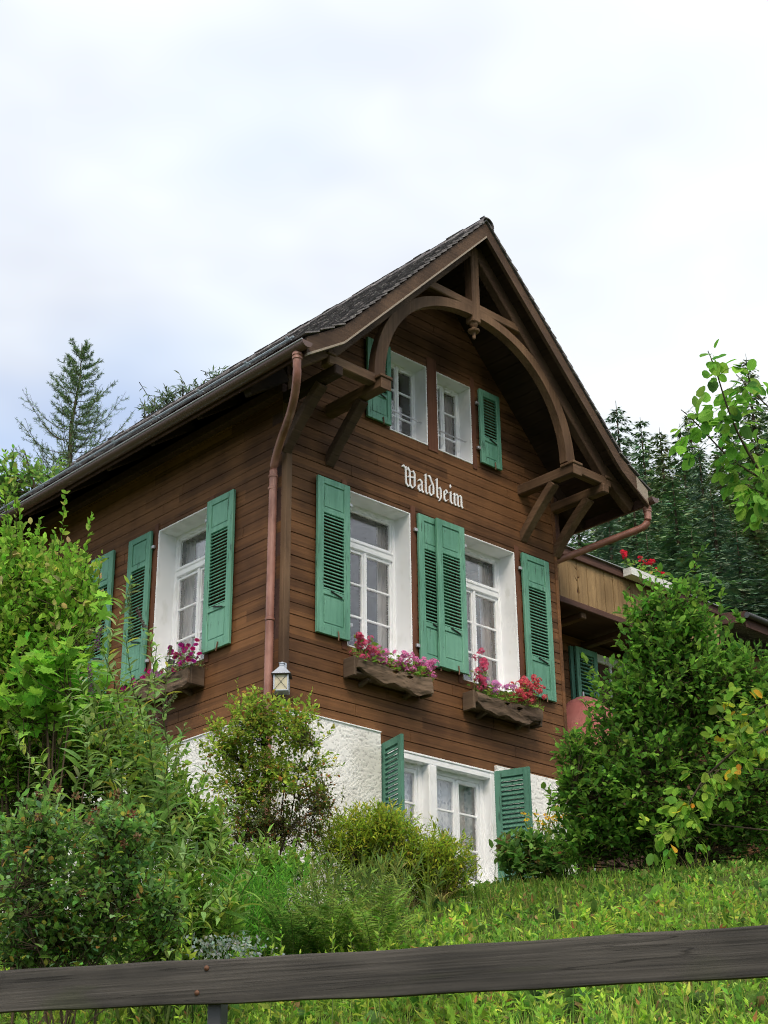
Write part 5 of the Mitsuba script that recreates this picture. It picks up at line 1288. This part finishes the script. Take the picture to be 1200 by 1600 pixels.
# ------------------------------------------------------------------ flowers in the boxes
def floret_head(r, c, rad, col, n=16):
    d = unit(r.normal(size=(n, 3))+np.array([-0.4, -0.5, 0.5])); P = c+d*rad
    parts = []
    for k in range(5):
        a = 2*np.pi*k/5+r.uniform(0, 6, n)
        x = unit(np.cross(d, np.array([0.3, 0.2, 1.0]))); y = np.cross(d, x)
        q = np.cos(a)[:, None]*x+np.sin(a)[:, None]*y
        parts.append(leaves(P, q+d*0.25, d, 0.024, KITE, palette(r, n, col, 0.12)))
    return joinc(parts)
def geranium(label, wl, u0, u1, n0, z0, nleaf, heads, col, seed, group='geraniums in the flower boxes', lsize=0.055, tall=0.16, pal=None):
    """heads: list of (u, z, out)"""
    r = np.random.default_rng(seed)
    k = thing('geranium', label, 'flower', group)
    pal = pal or [((0.105, 0.190, 0.034), 4), ((0.075, 0.145, 0.028), 3), ((0.15, 0.21, 0.04), 1), ((0.20, 0.16, 0.05), 0.3)]
    P = np.stack([r.uniform(u0, u1, nleaf), z0+tall*r.random(nleaf)**1.3, n0+r.normal(0, 0.055, nleaf)], 1)
    Pw = wl.O+P[:, :1]*wl.U+P[:, 1:2]*Z_+P[:, 2:]*wl.N
    d = unit(r.normal(size=(nleaf, 3))*np.array([1, 1, 0.5])-wl.N*0.5); u = unit(Z_*0.9-wl.N*0.4+r.normal(0, 0.35, (nleaf, 3)))
    addc('foliage', leaves(Pw, d, u, lsize*r.uniform(0.6, 1.2, nleaf), GERAN, palette(r, nleaf, pal)), 'leaf', k)
    hs, tp = [], []
    for (hu, hz, ho) in heads:
        c = wl.O+hu*wl.U+hz*Z_+(n0+ho)*wl.N
        b = wl.O+(hu+r.normal(0, 0.04))*wl.U+(z0-0.02)*Z_+(n0+r.normal(0, 0.02))*wl.N
        m = (b+c)/2+r.normal(0, 0.012, 3)
        hs.append((np.stack([b, m, c]), np.array([0.0028, 0.0024, 0.002])))
        addc('flower_head', floret_head(r, c, r.uniform(0.030, 0.046), col, int(r.integers(14, 24))), 'petal', k)
    add('stem', tubes(np.array([h[0] for h in hs]), np.array([h[1] for h in hs]), 4), 'green_stem', k, smooth=True)
PINK = [((0.72, 0.22, 0.48), 4), ((0.60, 0.13, 0.38), 2), ((0.80, 0.38, 0.60), 2)]
RED = [((0.52, 0.045, 0.060), 3), ((0.58, 0.085, 0.13), 2)]
ROSY = [((0.60, 0.075, 0.17), 3), ((0.62, 0.16, 0.26), 2)]
MAG = [((0.42, 0.02, 0.16), 4), ((0.35, 0.02, 0.20), 2)]
VIO = [((0.36, 0.10, 0.42), 3), ((0.55, 0.30, 0.58), 1.5)]
r = np.random.default_rng(40)
H = lambda n, u0, u1, z0, z1, o=0.05: [(r.uniform(u0, u1), r.uniform(z0, z1), r.normal(-0.02, o)) for _ in range(n)]
z1 = 2.27
geranium('tall red geranium at the left end of the flower box under the left tall window', FRONT, 0.95, 1.30, -0.16, z1, 110, H(14, 0.95, 1.24, 2.42, 2.64)+H(9, 0.98, 1.28, 2.30, 2.46), ROSY, 41, tall=0.30)
geranium('bright pink geranium in the middle of the flower box under the left tall window', FRONT, 1.22, 1.68, -0.17, z1, 100, H(22, 1.18, 1.66, 2.32, 2.52), PINK, 42, tall=0.20)
geranium('bright pink geranium at the right end of the flower box under the left tall window', FRONT, 1.62, 2.20, -0.18, z1, 130, H(36, 1.62, 2.22, 2.31, 2.52), PINK, 43, tall=0.20)
geranium('tall thin rose-red geranium at the left end of the right flower box', FRONT, 2.98, 3.28, -0.16, z1, 85, H(18, 2.99, 3.24, 2.48, 2.86)+H(9, 3.0, 3.25, 2.33, 2.5), ROSY, 44, tall=0.38, lsize=0.042)
geranium('low pale pink geranium in the middle of the flower box under the right tall window', FRONT, 3.2, 3.72, -0.17, z1, 130, H(12, 3.2, 3.7, 2.36, 2.50), [((0.70, 0.30, 0.52), 2), ((0.55, 0.18, 0.55), 1)], 45, tall=0.16)
geranium('red geranium at the right end of the flower box under the right tall window', FRONT, 3.66, 4.24, -0.17, z1, 140, H(26, 3.68, 4.22, 2.34, 2.60)+H(12, 3.9, 4.26, 2.5, 2.72), [((0.58, 0.06, 0.11), 3), ((0.62, 0.18, 0.17), 2)], 46, tall=0.34, lsize=0.045)
def petunia(label, u0, u1, z0, nleaf, heads, col, seed, rise=0.1):
    r = np.random.default_rng(seed); k = thing('petunia', label, 'flower', 'petunias in the side wall box')
    P = np.stack([r.uniform(u0, u1, nleaf), z0+rise*np.abs(r.normal(0, 0.5, nleaf))-0.03, -0.17+r.normal(-0.02, 0.07, nleaf)], 1)
    Pw = LEFT.O+P[:, :1]*LEFT.U+P[:, 1:2]*Z_+P[:, 2:]*LEFT.N
    addc('foliage', leaves(Pw, unit(r.normal(size=(nleaf, 3))), unit(Z_+r.normal(0, .5, (nleaf, 3))), r.uniform(0.02, 0.045, nleaf), OVATE, palette(r, nleaf, [((0.075, 0.12, 0.045), 3), ((0.11, 0.15, 0.06), 2), ((0.16, 0.17, 0.08), 1)])), 'leaf', k)
    for (hu, hz, ho) in heads:
        c = LEFT.O+hu*LEFT.U+hz*Z_+(-0.16+ho)*LEFT.N
        nz = unit(np.array([-0.8, -0.5, 0.3])+r.normal(0, 0.3, 3)); x = unit(np.cross(nz, Z_)); y = np.cross(nz, x)
        a = np.linspace(0, 2*np.pi, 11)[:-1]; rr = 0.034*(1+0.08*np.cos(5*a))
        v = np.vstack([c-nz*0.022, c+(np.cos(a)*rr)[:, None]*x+(np.sin(a)*rr)[:, None]*y])
        f = np.array([[0, 1+i, 1+(i+1) % 10] for i in range(10)])
        cc = palette(r, 1, col, 0.15); cc = np.vstack([cc*0.45, np.repeat(cc, 10, 0)])
        addc('flower_head', (v, f, cc), 'petal', k)
h = lambda n, u0, u1, z0, z1: [(r.uniform(u0, u1), r.uniform(z0, z1), r.normal(-0.04, 0.05)) for _ in range(n)]
petunia('magenta petunia at the near end of the flower box on the side wall', 1.42, 1.95, 2.38, 520, h(40, 1.38, 1.98, 2.36, 2.70), MAG, 47, 0.26)
petunia('purple and white petunia in the middle of the flower box on the side wall', 1.88, 2.32, 2.35, 320, h(20, 1.88, 2.36, 2.36, 2.52), VIO, 48, 0.12)
petunia('dark magenta petunia at the far end of the flower box on the side wall', 2.25, 2.72, 2.35, 320, h(20, 2.25, 2.76, 2.32, 2.54), MAG, 49, 0.12)
BALC = Wall((0, BY, 0), X_, Y_)
geranium('scarlet geranium in the pale trough on the balcony rail', BALC, 7.62, 9.1, -0.14, 5.52, 140, [(r.uniform(7.55, 8.6), r.uniform(5.64, 5.84), r.normal(0, 0.03)) for _ in range(13)], [((0.62, 0.02, 0.05), 3), ((0.66, 0.05, 0.09), 1)], 50, group=None, lsize=0.06)

# ------------------------------------------------------------------ ground cover between fence and house
r = np.random.default_rng(60)
def scatter_ground(r, n, s0, s1, t0, t1):
    s = r.uniform(s0, s1, n); tt = r.uniform(t0, t1, n)
    x = -6.37+s*0.928-tt*0.372; y = -7.3+s*0.372+tt*0.928
    ft = np.stack([x, y, gz(x, y)], 1)
    w = ft-EYE; px = 600+F_PX*(w@RIGHT)/(w@FWD)
    inside = (y < -0.05)|(x < -0.05)
    return ft[(px > -120) & (px < 1320) & inside]
# grass blades
B = scatter_ground(r, 90000, 0.5, 14, -9, 8)
dens = meshkit.fbm(B*np.array([1.3, 1.3, 0]), 3, seed=5)
B = B[dens > 0.33]; n = len(B)
az = r.uniform(0, 2*np.pi, n); hh = r.uniform(0.04, 0.14, n)*(0.3+2.0*meshkit.fbm(B*np.array([0.9, 0.9, 0]), 3, seed=8)**1.6)*np.where(r.random(n) < 0.06, 2.2, 1.0)
ln = np.stack([np.cos(az), np.sin(az), np.zeros(n)], 1)
tip = B+Z_*hh[:, None]+ln*(hh*r.uniform(0.1, 0.8, n))[:, None]
side = np.cross(ln, Z_)*0.0036
mid = B*0.45+tip*0.55+Z_*(hh*0.14)[:, None]
V = np.stack([B-side, B+side, mid-side*0.7, mid+side*0.7, tip], 1).reshape(-1, 3)
F = (np.array([[0, 1, 3], [0, 3, 2], [2, 3, 4]])[None]+(np.arange(n)*5)[:, None, None]).reshape(-1, 3)
C = np.repeat(palette(r, n, [((0.085, 0.150, 0.024), 4), ((0.12, 0.175, 0.030), 3), ((0.19, 0.19, 0.06), 1), ((0.055, 0.10, 0.02), 2)], 0.15)*np.clip(0.25+1.5*meshkit.fbm(B*np.array([0.9, 0.9, 0]), 4, seed=12), 0.5, 1.5)[:, None], 5, axis=0)
addc('grass', (V, F, C), 'leaf', kind='stuff', label='short green grass on the garden slope', cat='grass')
POINTED = _t([(0, 0, 0), (-.20, .34, .05), (.20, .34, .05), (0, .5, 0), (0, 1, -.12)], [(0, 3, 1), (0, 2, 3), (1, 3, 4), (2, 4, 3)])
# yellow-green leafy stems (loosestrife) thick along the fence, thinner up the slope
def leafy_stems(B, hgt, nl, size, pal, seed, name, label, tmpl=OVATE):
    r = np.random.default_rng(seed); n = len(B)
    h = hgt*r.uniform(0.45, 1.2, n)*(0.45+1.15*meshkit.fbm(B*np.array([1.4, 1.4, 0]), 3, seed=seed))
    tdir = unit(np.stack([r.normal(0, .24, n), r.normal(0, .24, n), np.ones(n)], 1))
    tip = B+tdir*h[:, None]
    P, d, u, s = leafy_twigs(r, tip, tdir, h, nl, size, tmpl, pal, spread=0.85, lift=0.3, start=0.12)
    fr = np.tile(np.linspace(0, 1, nl), n)
    st = tubes(np.stack([B-Z_*0.02, (B+tip)/2, tip], 1), np.array([0.0028, 0.0023, 0.001])[None]*np.ones((n, 1)), 3, cap=False)
    tone = np.repeat(np.clip(0.35+1.3*meshkit.fbm(B*np.array([0.8, 0.8, 0]), 3, seed=seed+5)+r.normal(0, 0.14, n), 0.45, 1.45), nl)[:, None]
    lv = leaves(P, d, u, s*np.repeat(r.uniform(0.65, 1.3, n), nl)*(1.25-0.6*fr), tmpl, palette(r, len(P), pal)*tone)
    addc(name, joinc([lv, (st[0], st[1], np.tile([[0.11, 0.15, 0.04]], (len(st[0]), 1)))]), 'leaf', kind='stuff', label=label, cat='ground cover')
LP = [((0.160, 0.245, 0.032), 4), ((0.115, 0.205, 0.026), 4), ((0.21, 0.255, 0.045), 2), ((0.075, 0.15, 0.022), 2), ((0.20, 0.09, 0.04), 0.35)]
B = scatter_ground(r, 5600, 0.15, 7.5, -8, 7)
s_ = (B[:, 0]+6.37)*0.928+(B[:, 1]+7.3)*0.372
B = B[r.random(len(B)) < np.interp(s_, [0, 3.5, 5.5, 7.5], [1, 0.9, 0.5, 0.2])*np.clip(meshkit.fbm(B*np.array([1.1, 1.1, 0]), 3, seed=3)*2.6-0.6, 0.12, 1)]
leafy_stems(B, 0.25, 18, 0.066, LP, 61, 'leafy_ground_cover', 'yellow-green leafy stems growing thickly behind the fence rail', POINTED)
B = scatter_ground(r, 5200, 0.3, 12, -8, 7)
leafy_stems(B, 0.11, 8, 0.066, [((0.060, 0.125, 0.022), 3), ((0.09, 0.16, 0.028), 2), ((0.14, 0.18, 0.05), 1), ((0.16, 0.12, 0.05), 0.5)], 62, 'low_weeds', 'low broad-leaved weeds scattered over the slope')
# broad-leaved rosettes among the weeds
B = scatter_ground(r, 620, 0.3, 11.5, -8, 7); nB = len(B); m = 8
a_ = r.uniform(0, 2*np.pi, (nB, m)); el = r.uniform(0.25, 1.1, (nB, m))
dv = np.stack([np.cos(a_)*np.cos(el), np.sin(a_)*np.cos(el), np.sin(el)], -1).reshape(-1, 3)
sz = np.repeat(r.uniform(0.07, 0.17, nB), m)*r.uniform(0.7, 1.2, nB*m)
addc('broad_weeds', leaves(np.repeat(B+Z_*0.03, m, 0), dv, unit(Z_+r.normal(0, .3, (nB*m, 3))), sz, OVATE, palette(r, nB*m, [((0.065, 0.13, 0.026), 4), ((0.095, 0.17, 0.03), 3), ((0.05, 0.09, 0.03), 2), ((0.17, 0.13, 0.05), 0.5)])*np.repeat(r.uniform(0.7, 1.2, nB), m)[:, None]), 'leaf', kind='stuff', label='rosettes of broad weed leaves scattered over the slope', cat='ground cover')
# single taller leafy stems that stand out
TS = 'single leafy stems standing above the fence rail'
NTH = 'first second third fourth fifth sixth seventh eighth ninth tenth eleventh twelfth thirteenth fourteenth fifteenth sixteenth seventeenth eighteenth nineteenth'.split()
for i, (x, y, t) in enumerate(sorted(((300, 1400, 8.6), (285, 1470, 8.2), (425, 1465, 8.4), (440, 1450, 8.6), (520, 1440, 8.4), (548, 1462, 8.5), (592, 1440, 8.4), (655, 1420, 9.2), (690, 1430, 8.9), (725, 1440, 8.6), (860, 1395, 10.3), (900, 1352, 11), (968, 1365, 10.6), (1032, 1350, 10.4), (1100, 1372, 9.6), (1140, 1360, 9.6), (815, 1405, 9.8), (840, 1415, 9.4), (1175, 1380, 9)))):
    r_ = np.random.default_rng(300+i)
    b = ground_below(x, y, t); tip = D(x, y, t)
    h = tip[2]-b[2]
    if h < 0.12: tip = b+Z_*0.3; h = 0.3
    lo_ = b+(tip-b)*max(0.0, 1-0.42/h)
    k = thing('loosestrife_stem', NTH[i]+' yellow-green leafy stem from the left among those rising above the rail', 'plant', TS)
    add('stem', tubes(np.stack([b, lo_, (lo_+tip)/2+r_.normal(0, .008, 3), tip])[None], np.array([[.004, .0035, .003, .0012]]), 4), 'green_stem', k, smooth=True)
    P, d, u, s = leafy_twigs(r_, tip[None], unit(tip-lo_)[None], np.array([np.linalg.norm(tip-lo_)]), 30, 0.062, OVATE, LP, spread=0.9, lift=0.3, start=0.0)
    addc('foliage', leaves(P, d, u, s*np.linspace(1.3, 0.55, 30), POINTED, palette(r_, 30, LP)), 'leaf', k)
# silver cushion and stones
r = np.random.default_rng(70)
sv = thing('silver_cushion', 'silvery white cushion plant low behind the fence rail, left of the middle', 'plant')
b = ground_below(352, 1475, 9.6); c0 = D(352, 1475, 9.6); b[2] = min(b[2], c0[2])
n = 420; P = c0+HR*r.normal(0, 0.14, (n, 1))+HF*r.normal(0, 0.12, (n, 1))+Z_*(-np.abs(r.normal(0, 0.10, (n, 1)))+0.03)
addc('foliage', leaves(P, unit(r.normal(size=(n, 3))+Z_*0.8), unit(r.normal(size=(n, 3))), 0.032, KITE, palette(r, n, [((0.17, 0.20, 0.19), 3), ((0.11, 0.14, 0.12), 2)], 0.12)), 'leaf', sv)
for i, (x, y, t, s) in enumerate(((590, 1468, 10.2, 0.12), (555, 1475, 10.0, 0.09), (735, 1418, 12.5, 0.11))):
    p = ground_hit(x, y+4)
    p = p if p is not None and (p-EYE)@FWD < 16 else ground_below(x, y, t)
    v, f = trimesh.creation.icosphere(subdivisions=3).vertices, trimesh.creation.icosphere(subdivisions=3).faces
    v = v*(1+0.7*(meshkit.fbm(v*1.7+i*5, 3)[:, None]-0.5))*np.array([1.3, 1.0, 0.7])*s
    add('stone', (v+p, f), 'rock', smooth=40, label=('grey stone among the plants under the dark perennial', 'smaller grey stone left of the stone under the dark perennial', 'grey stone on the bank below the yellow-green bush')[i], cat='stone')
# ------------------------------------------------------------------ the wooded hill and the trees behind the roof
def spruce(seed, H, Wd, whorls, dens=1.0, pal=None, droop=0.35, needle=0.34, bare=0.05, nsub=13, gap=1.0):
    """conifer about the origin: trunk mesh, crown (V, F, C)"""
    r = np.random.default_rng(seed)
    tr = tube([(0, 0, -1.5), (0, 0, H*0.5), (0, 0, H)], [0.028*H*0.5, 0.017*H*0.5, 0.01], 7)
    P, d, u, s = [], [], [], []
    for w in range(whorls):
        f = (w+r.uniform(-0.3, 0.3))/whorls
        z = H*(bare+(1-bare)*f)
        L = Wd*0.5*(1-f)**0.82*r.uniform(0.72, 1.18)+0.12
        nb = max(5, int((6+7*(1-f))*gap))
        for b in range(nb):
            a = 2*np.pi*(b+r.uniform(-.3, .3))/nb+w*0.7
            Lb = L*r.uniform(0.6, 1.12)
            o = np.array([math.cos(a), math.sin(a), 0])
            n = max(3, int(nsub*dens*Lb/(Wd*0.5)+3))
            g = np.linspace(0.10, 1.0, n)
            q = o*(Lb*g)[:, None]+Z_*(z-droop*Lb*g**1.3+0.22*Lb*np.maximum(0, g-0.62)**1.2)[:, None]
            side = np.array([-o[1], o[0], 0])
            for sg in (-1, 1):
                P.append(q+r.normal(0, 0.04, q.shape)); dd = o*0.75+side*sg*r.uniform(0.35, 1.0, (n, 1))-Z_*r.uniform(0.05, 0.55, (n, 1)); d.append(dd)
                u.append(Z_+r.normal(0, 0.45, (n, 3))); s.append(needle*r.uniform(0.6, 1.25, n)*(1.1-0.45*g)*np.clip(0.45+Lb/(Wd*0.5), 0.5, 1.1))
    P, d, u, s = (np.concatenate(q) for q in (P, d, u, s))
    pal = pal or [((0.13, 0.215, 0.125), 4), ((0.17, 0.26, 0.14), 3), ((0.10, 0.17, 0.105), 3), ((0.22, 0.30, 0.14), 1)]
    FR = _t([(0, 0, 0), (-.16, .35, -.02), (-.05, .42, .03), (.05, .42, .03), (.16, .35, -.02), (-.10, .75, -.08), (0, 1, -.06), (.10, .75, -.08)], [(0, 2, 1), (0, 3, 2), (0, 4, 3), (2, 5, 1), (2, 3, 6), (3, 4, 7)])
    return tr, leaves(P, d, u, s, FR, palette(r, len(P), pal, 0.2))
KINDS = []
NP = [[((0.15, 0.25, 0.14), 4), ((0.20, 0.31, 0.16), 3), ((0.115, 0.20, 0.12), 3), ((0.26, 0.36, 0.17), 1)],  # needle colours lightened and slightly blued to stand in for distance haze
      [((0.15, 0.225, 0.155), 4), ((0.19, 0.28, 0.18), 3), ((0.11, 0.175, 0.13), 3)],
      [((0.18, 0.25, 0.125), 4), ((0.23, 0.31, 0.15), 3), ((0.135, 0.19, 0.105), 3), ((0.26, 0.22, 0.13), .4)],
      [((0.135, 0.22, 0.13), 4), ((0.18, 0.275, 0.15), 3), ((0.10, 0.17, 0.11), 3)]]
for i, (Hk, Wk, wh) in enumerate(((20, 8.4, 42), (18, 7.2, 38), (23, 9.2, 46), (16, 8.0, 33))):
    tr, cr = spruce(100+i, Hk, Wk, wh, droop=(0.35, 0.28, 0.42, 0.3)[i], needle=(0.85, 0.78, 0.9, 0.82)[i], nsub=(13, 12, 14, 12)[i], pal=NP[i])
    KINDS.append((Hk, mikit.ply(tr, 'bark', smooth=True), mikit.ply((cr[0], cr[1]), 'needle', smooth=False, color=cr[2])))
TREES = [  # px and py of the top, depth, kind, relative height, how it looks
 (962, 626, 62, 1, 1.0, 'lone spruce top just right of the roof edge'), (1000, 652, 66, 0, 1.0, 'spruce with a leaning top right of the lone spruce top'), (1030, 668, 60, 2, 1.0, 'full spruce behind the right end of the gutter'), (1062, 662, 74, 3, 1.0, 'spruce at the middle of the wooded skyline'),
 (1090, 690, 58, 1, .95, 'spruce in front of the wooded skyline behind the fruit tree'), (1165, 552, 66, 2, 1.12, 'tallest dark spruce behind the fruit tree'), (1200, 640, 60, 0, 1.0, 'dark spruce at the right edge below the tallest one'), (1130, 640, 78, 3, 1.0, 'distant spruce left of the tallest one'),
 (985, 730, 48, 3, .95, 'spruce low at the roof edge above the gutter end'), (1050, 745, 46, 0, .95, 'broad spruce in the middle of the wood'), (1110, 765, 45, 1, .95, 'spruce below the fruit tree leaves in the wood'), (1170, 745, 47, 2, .9, 'big spruce at the right edge of the wood'),
 (950, 800, 40, 1, .9, 'spruce behind the right downpipe'), (1010, 835, 37, 3, .85, 'spruce above the red balcony geraniums'), (1080, 830, 37, 0, .8, 'spruce above the big bush'), (1150, 830, 38, 1, .85, 'spruce above the neighbouring eave'), (1215, 820, 38, 3, .85, 'spruce at the right frame edge above the neighbouring roof'),
 (900, 770, 52, 0, .9, 'spruce half hidden by the roof edge'), (1030, 720, 90, 2, 1.0, 'far spruce between the skyline trees'), (1240, 600, 70, 0, 1.1, 'spruce beyond the right frame edge'), (890, 860, 44, 3, .8, 'spruce behind the balcony at the house corner'), (1120, 700, 54, 2, .9, 'spruce between the fruit tree branches'), (975, 780, 56, 2, .9, 'tall spruce behind the gutter end'),
 (930, 730, 72, 1, 1.0, 'spruce deep in the wood beside the roof edge'), (1075, 640, 95, 2, 1.0, 'farthest spruce in the middle of the skyline'), (1145, 690, 84, 0, 1.0, 'spruce deep in the wood left of the tallest one'), (1000, 700, 84, 3, 1.0, 'spruce deep in the wood right of the lone spruce top'), (1190, 720, 80, 1, 1.0, 'spruce deep in the wood at the right edge'), (1045, 800, 52, 1, 1.0, 'slim spruce low in the middle of the wood'), (1140, 790, 50, 3, 1.0, 'wide spruce low in the wood under the fruit tree')]
for i, (px, py, t, kd, rel, lb) in enumerate(TREES):
    top = D(px, py, t); b = gpt(top[0], top[1])
    h = max(top[2]-b[2], 5.0); Hk, tr, cr = KINDS[kd]
    sc = h/Hk; wd = min(max(sc, 0.75), 1.25)
    M = T().translate([b[0], b[1], b[2]]).rotate([0, 0, 1], 47*i).scale([wd, wd, sc])
    k = thing('spruce_tree', 'dark green '+lb if 'dark' not in lb else lb, 'tree', 'spruces on the wooded hill')
    add('trunk', tr, 'bark', k, to_world=M); add('crown', cr, 'needle', k, to_world=M)

# larch behind the roof at the left: open crown, upswept tips
r = np.random.default_rng(120)
LA = thing('larch_tree', 'open-crowned larch rising behind the roof at the left', 'tree')
t = 40.0
top = D(128, 536, t); b = gpt(top[0], top[1]); H = top[2]-b[2]
add('trunk', tubes(np.array([[b-Z_, b+Z_*H*0.6+HR*0.05, b+Z_*(H-2.4)+HR*-0.10, b+Z_*(H-1.0)+HR*0.03, top]]), np.array([[0.20, 0.10, 0.048, 0.022, 0.006]]), 7), 'bark', LA, smooth=True)
BP, BR_, P, d, u, s = [], [], [], [], [], []
nb = 110
for i in range(nb):
    f = (i+0.5)/nb
    z = H-0.12-(f**0.85)*5.4
    L = (0.25+1.95*f**0.8)*r.uniform(0.55, 1.15)
    a = i*2.4+r.normal(0, 0.3)
    o = np.array([math.cos(a), math.sin(a), 0])
    g = np.linspace(0, 1, 9)
    rise = (0.50*(1-f)+0.04)*g+0.40*g**2.6-0.10*np.sin(np.pi*g)
    q = np.array([top[0], top[1], b[2]+z])+o*(L*g)[:, None]+Z_*(L*rise)[:, None]+r.normal(0, 0.02, (9, 3))*g[:, None]
    BP.append(q); BR_.append(np.linspace(0.020, 0.005, 9)*(0.5+0.5*f))
    lines = [q]
    for j in range(2, 8):
        for sg in (-1, 1):
            if r.random() < 0.85:
                ls = L*r.uniform(0.16, 0.34)*(1.1-g[j]*0.5)
                w = unit(o*0.7+np.array([-o[1], o[0], 0])*sg*0.7+Z_*r.uniform(0.05, 0.7))
                h2 = np.linspace(0, 1, 9)[:, None]
                qq = q[j]+w*ls*h2+Z_*ls*0.3*h2**2
                BP.append(qq); BR_.append(np.linspace(0.006, 0.0025, 9)); lines.append(qq)
    for ln_ in lines:
        nn = 34; k = r.uniform(0.8 if ln_ is q else 0.0, 8, nn); k0 = np.minimum(k.astype(int), 7)
        pp = ln_[k0]+(ln_[k0+1]-ln_[k0])*(k-k0)[:, None]
        P.append(pp); d.append(r.normal(size=(nn, 3))*0.8+unit(ln_[-1]-ln_[0])*0.9); u.append(r.normal(size=(nn, 3))); s.append(r.uniform(0.05, 0.10, nn))
add('branch', tubes(np.array(BP), np.array(BR_), 3, cap=False), 'bark', LA, smooth=True)
P, d, u, s = (np.concatenate(q) for q in (P, d, u, s))
addc('needles', leaves(P, d, u, s, SLIM, palette(r, len(P), [((0.16, 0.26, 0.11), 4), ((0.19, 0.30, 0.12), 2), ((0.11, 0.19, 0.09), 3)], 0.18)), 'needle', LA)

# two broadleaved trees behind the roof
def far_tree(name, label, top_px, lobes, t, nt, nl, size, pal, seed, tlen, tmpl=OVATE):
    r = np.random.default_rng(seed)
    k = thing(name, label, 'tree')
    c = lobes[0][0]; b = gpt(c[0], c[1])
    tips, dd, w = sample_lobes(r, lobes, nt, 0.5)
    td = unit(dd[:, :1]*HR+dd[:, 2:]*HF+Z_*0.6+r.normal(0, .35, (nt, 3)))
    L = tlen*r.uniform(0.6, 1.3, nt)
    cr = np.array([c[0], c[1], c[2]-lobes[0][2]*1.2])
    add('trunk', tubes(np.array([[b-Z_*0.5, (b+cr)/2+r.normal(0, .1, 3), cr]]), np.array([[0.2, 0.14, 0.08]]), 7), 'bark', k, smooth=True)
    st = tips-td*L[:, None]
    n2 = min(nt, 60); m = (cr+st[:n2])/2+r.normal(0, 0.15, (n2, 3))+Z_*0.1
    add('branch', cat_m([tubes(np.stack([np.repeat(cr[None], n2, 0), m, st[:n2]], 1), np.array([[0.05, 0.03, 0.012]])*np.ones((n2, 1)), 4, cap=False), tubes(np.stack([st, (st+tips)/2, tips], 1), np.array([[0.010, 0.007, 0.003]])*np.ones((nt, 1)), 3, cap=False)]), 'bark', k, smooth=True)
    P, d, u, s = leafy_twigs(r, tips, td, L, nl, size, tmpl, pal, spread=0.9)
    addc('crown', leaves(P, d, u, s, tmpl, palette(r, len(P), pal)), 'leaf', k)
far_tree('willow_tree', 'sparse greyish leafy tree top peeping over the roof ridge', None, [ell(300, 660, 34, 62, 40, 0.8, .3), ell(340, 592, 34, 22, 20, 0.4, 3), ell(315, 612, 34, 22, 20, 0.4, 2), ell(262, 616, 34, 24, 12, 0.4, 3), ell(240, 640, 34, 24, 14, 0.5, 3), ell(285, 600, 34, 16, 18, 0.4, 2)], 34, 130, 13, 0.15, [((0.055, 0.085, 0.048), 3), ((0.08, 0.11, 0.06), 2)], 130, 0.75, LANCE)
far_tree('ash_tree', 'light green leafy tree behind the roof at the far left edge', None, [ell(75, 765, 30, 70, 48, 1.2), ell(15, 760, 30, 50, 60, 1.0)], 30, 130, 12, 0.13, [((0.085, 0.16, 0.035), 3), ((0.12, 0.19, 0.045), 2), ((0.06, 0.12, 0.03), 2)], 131, 0.7, OVATE)
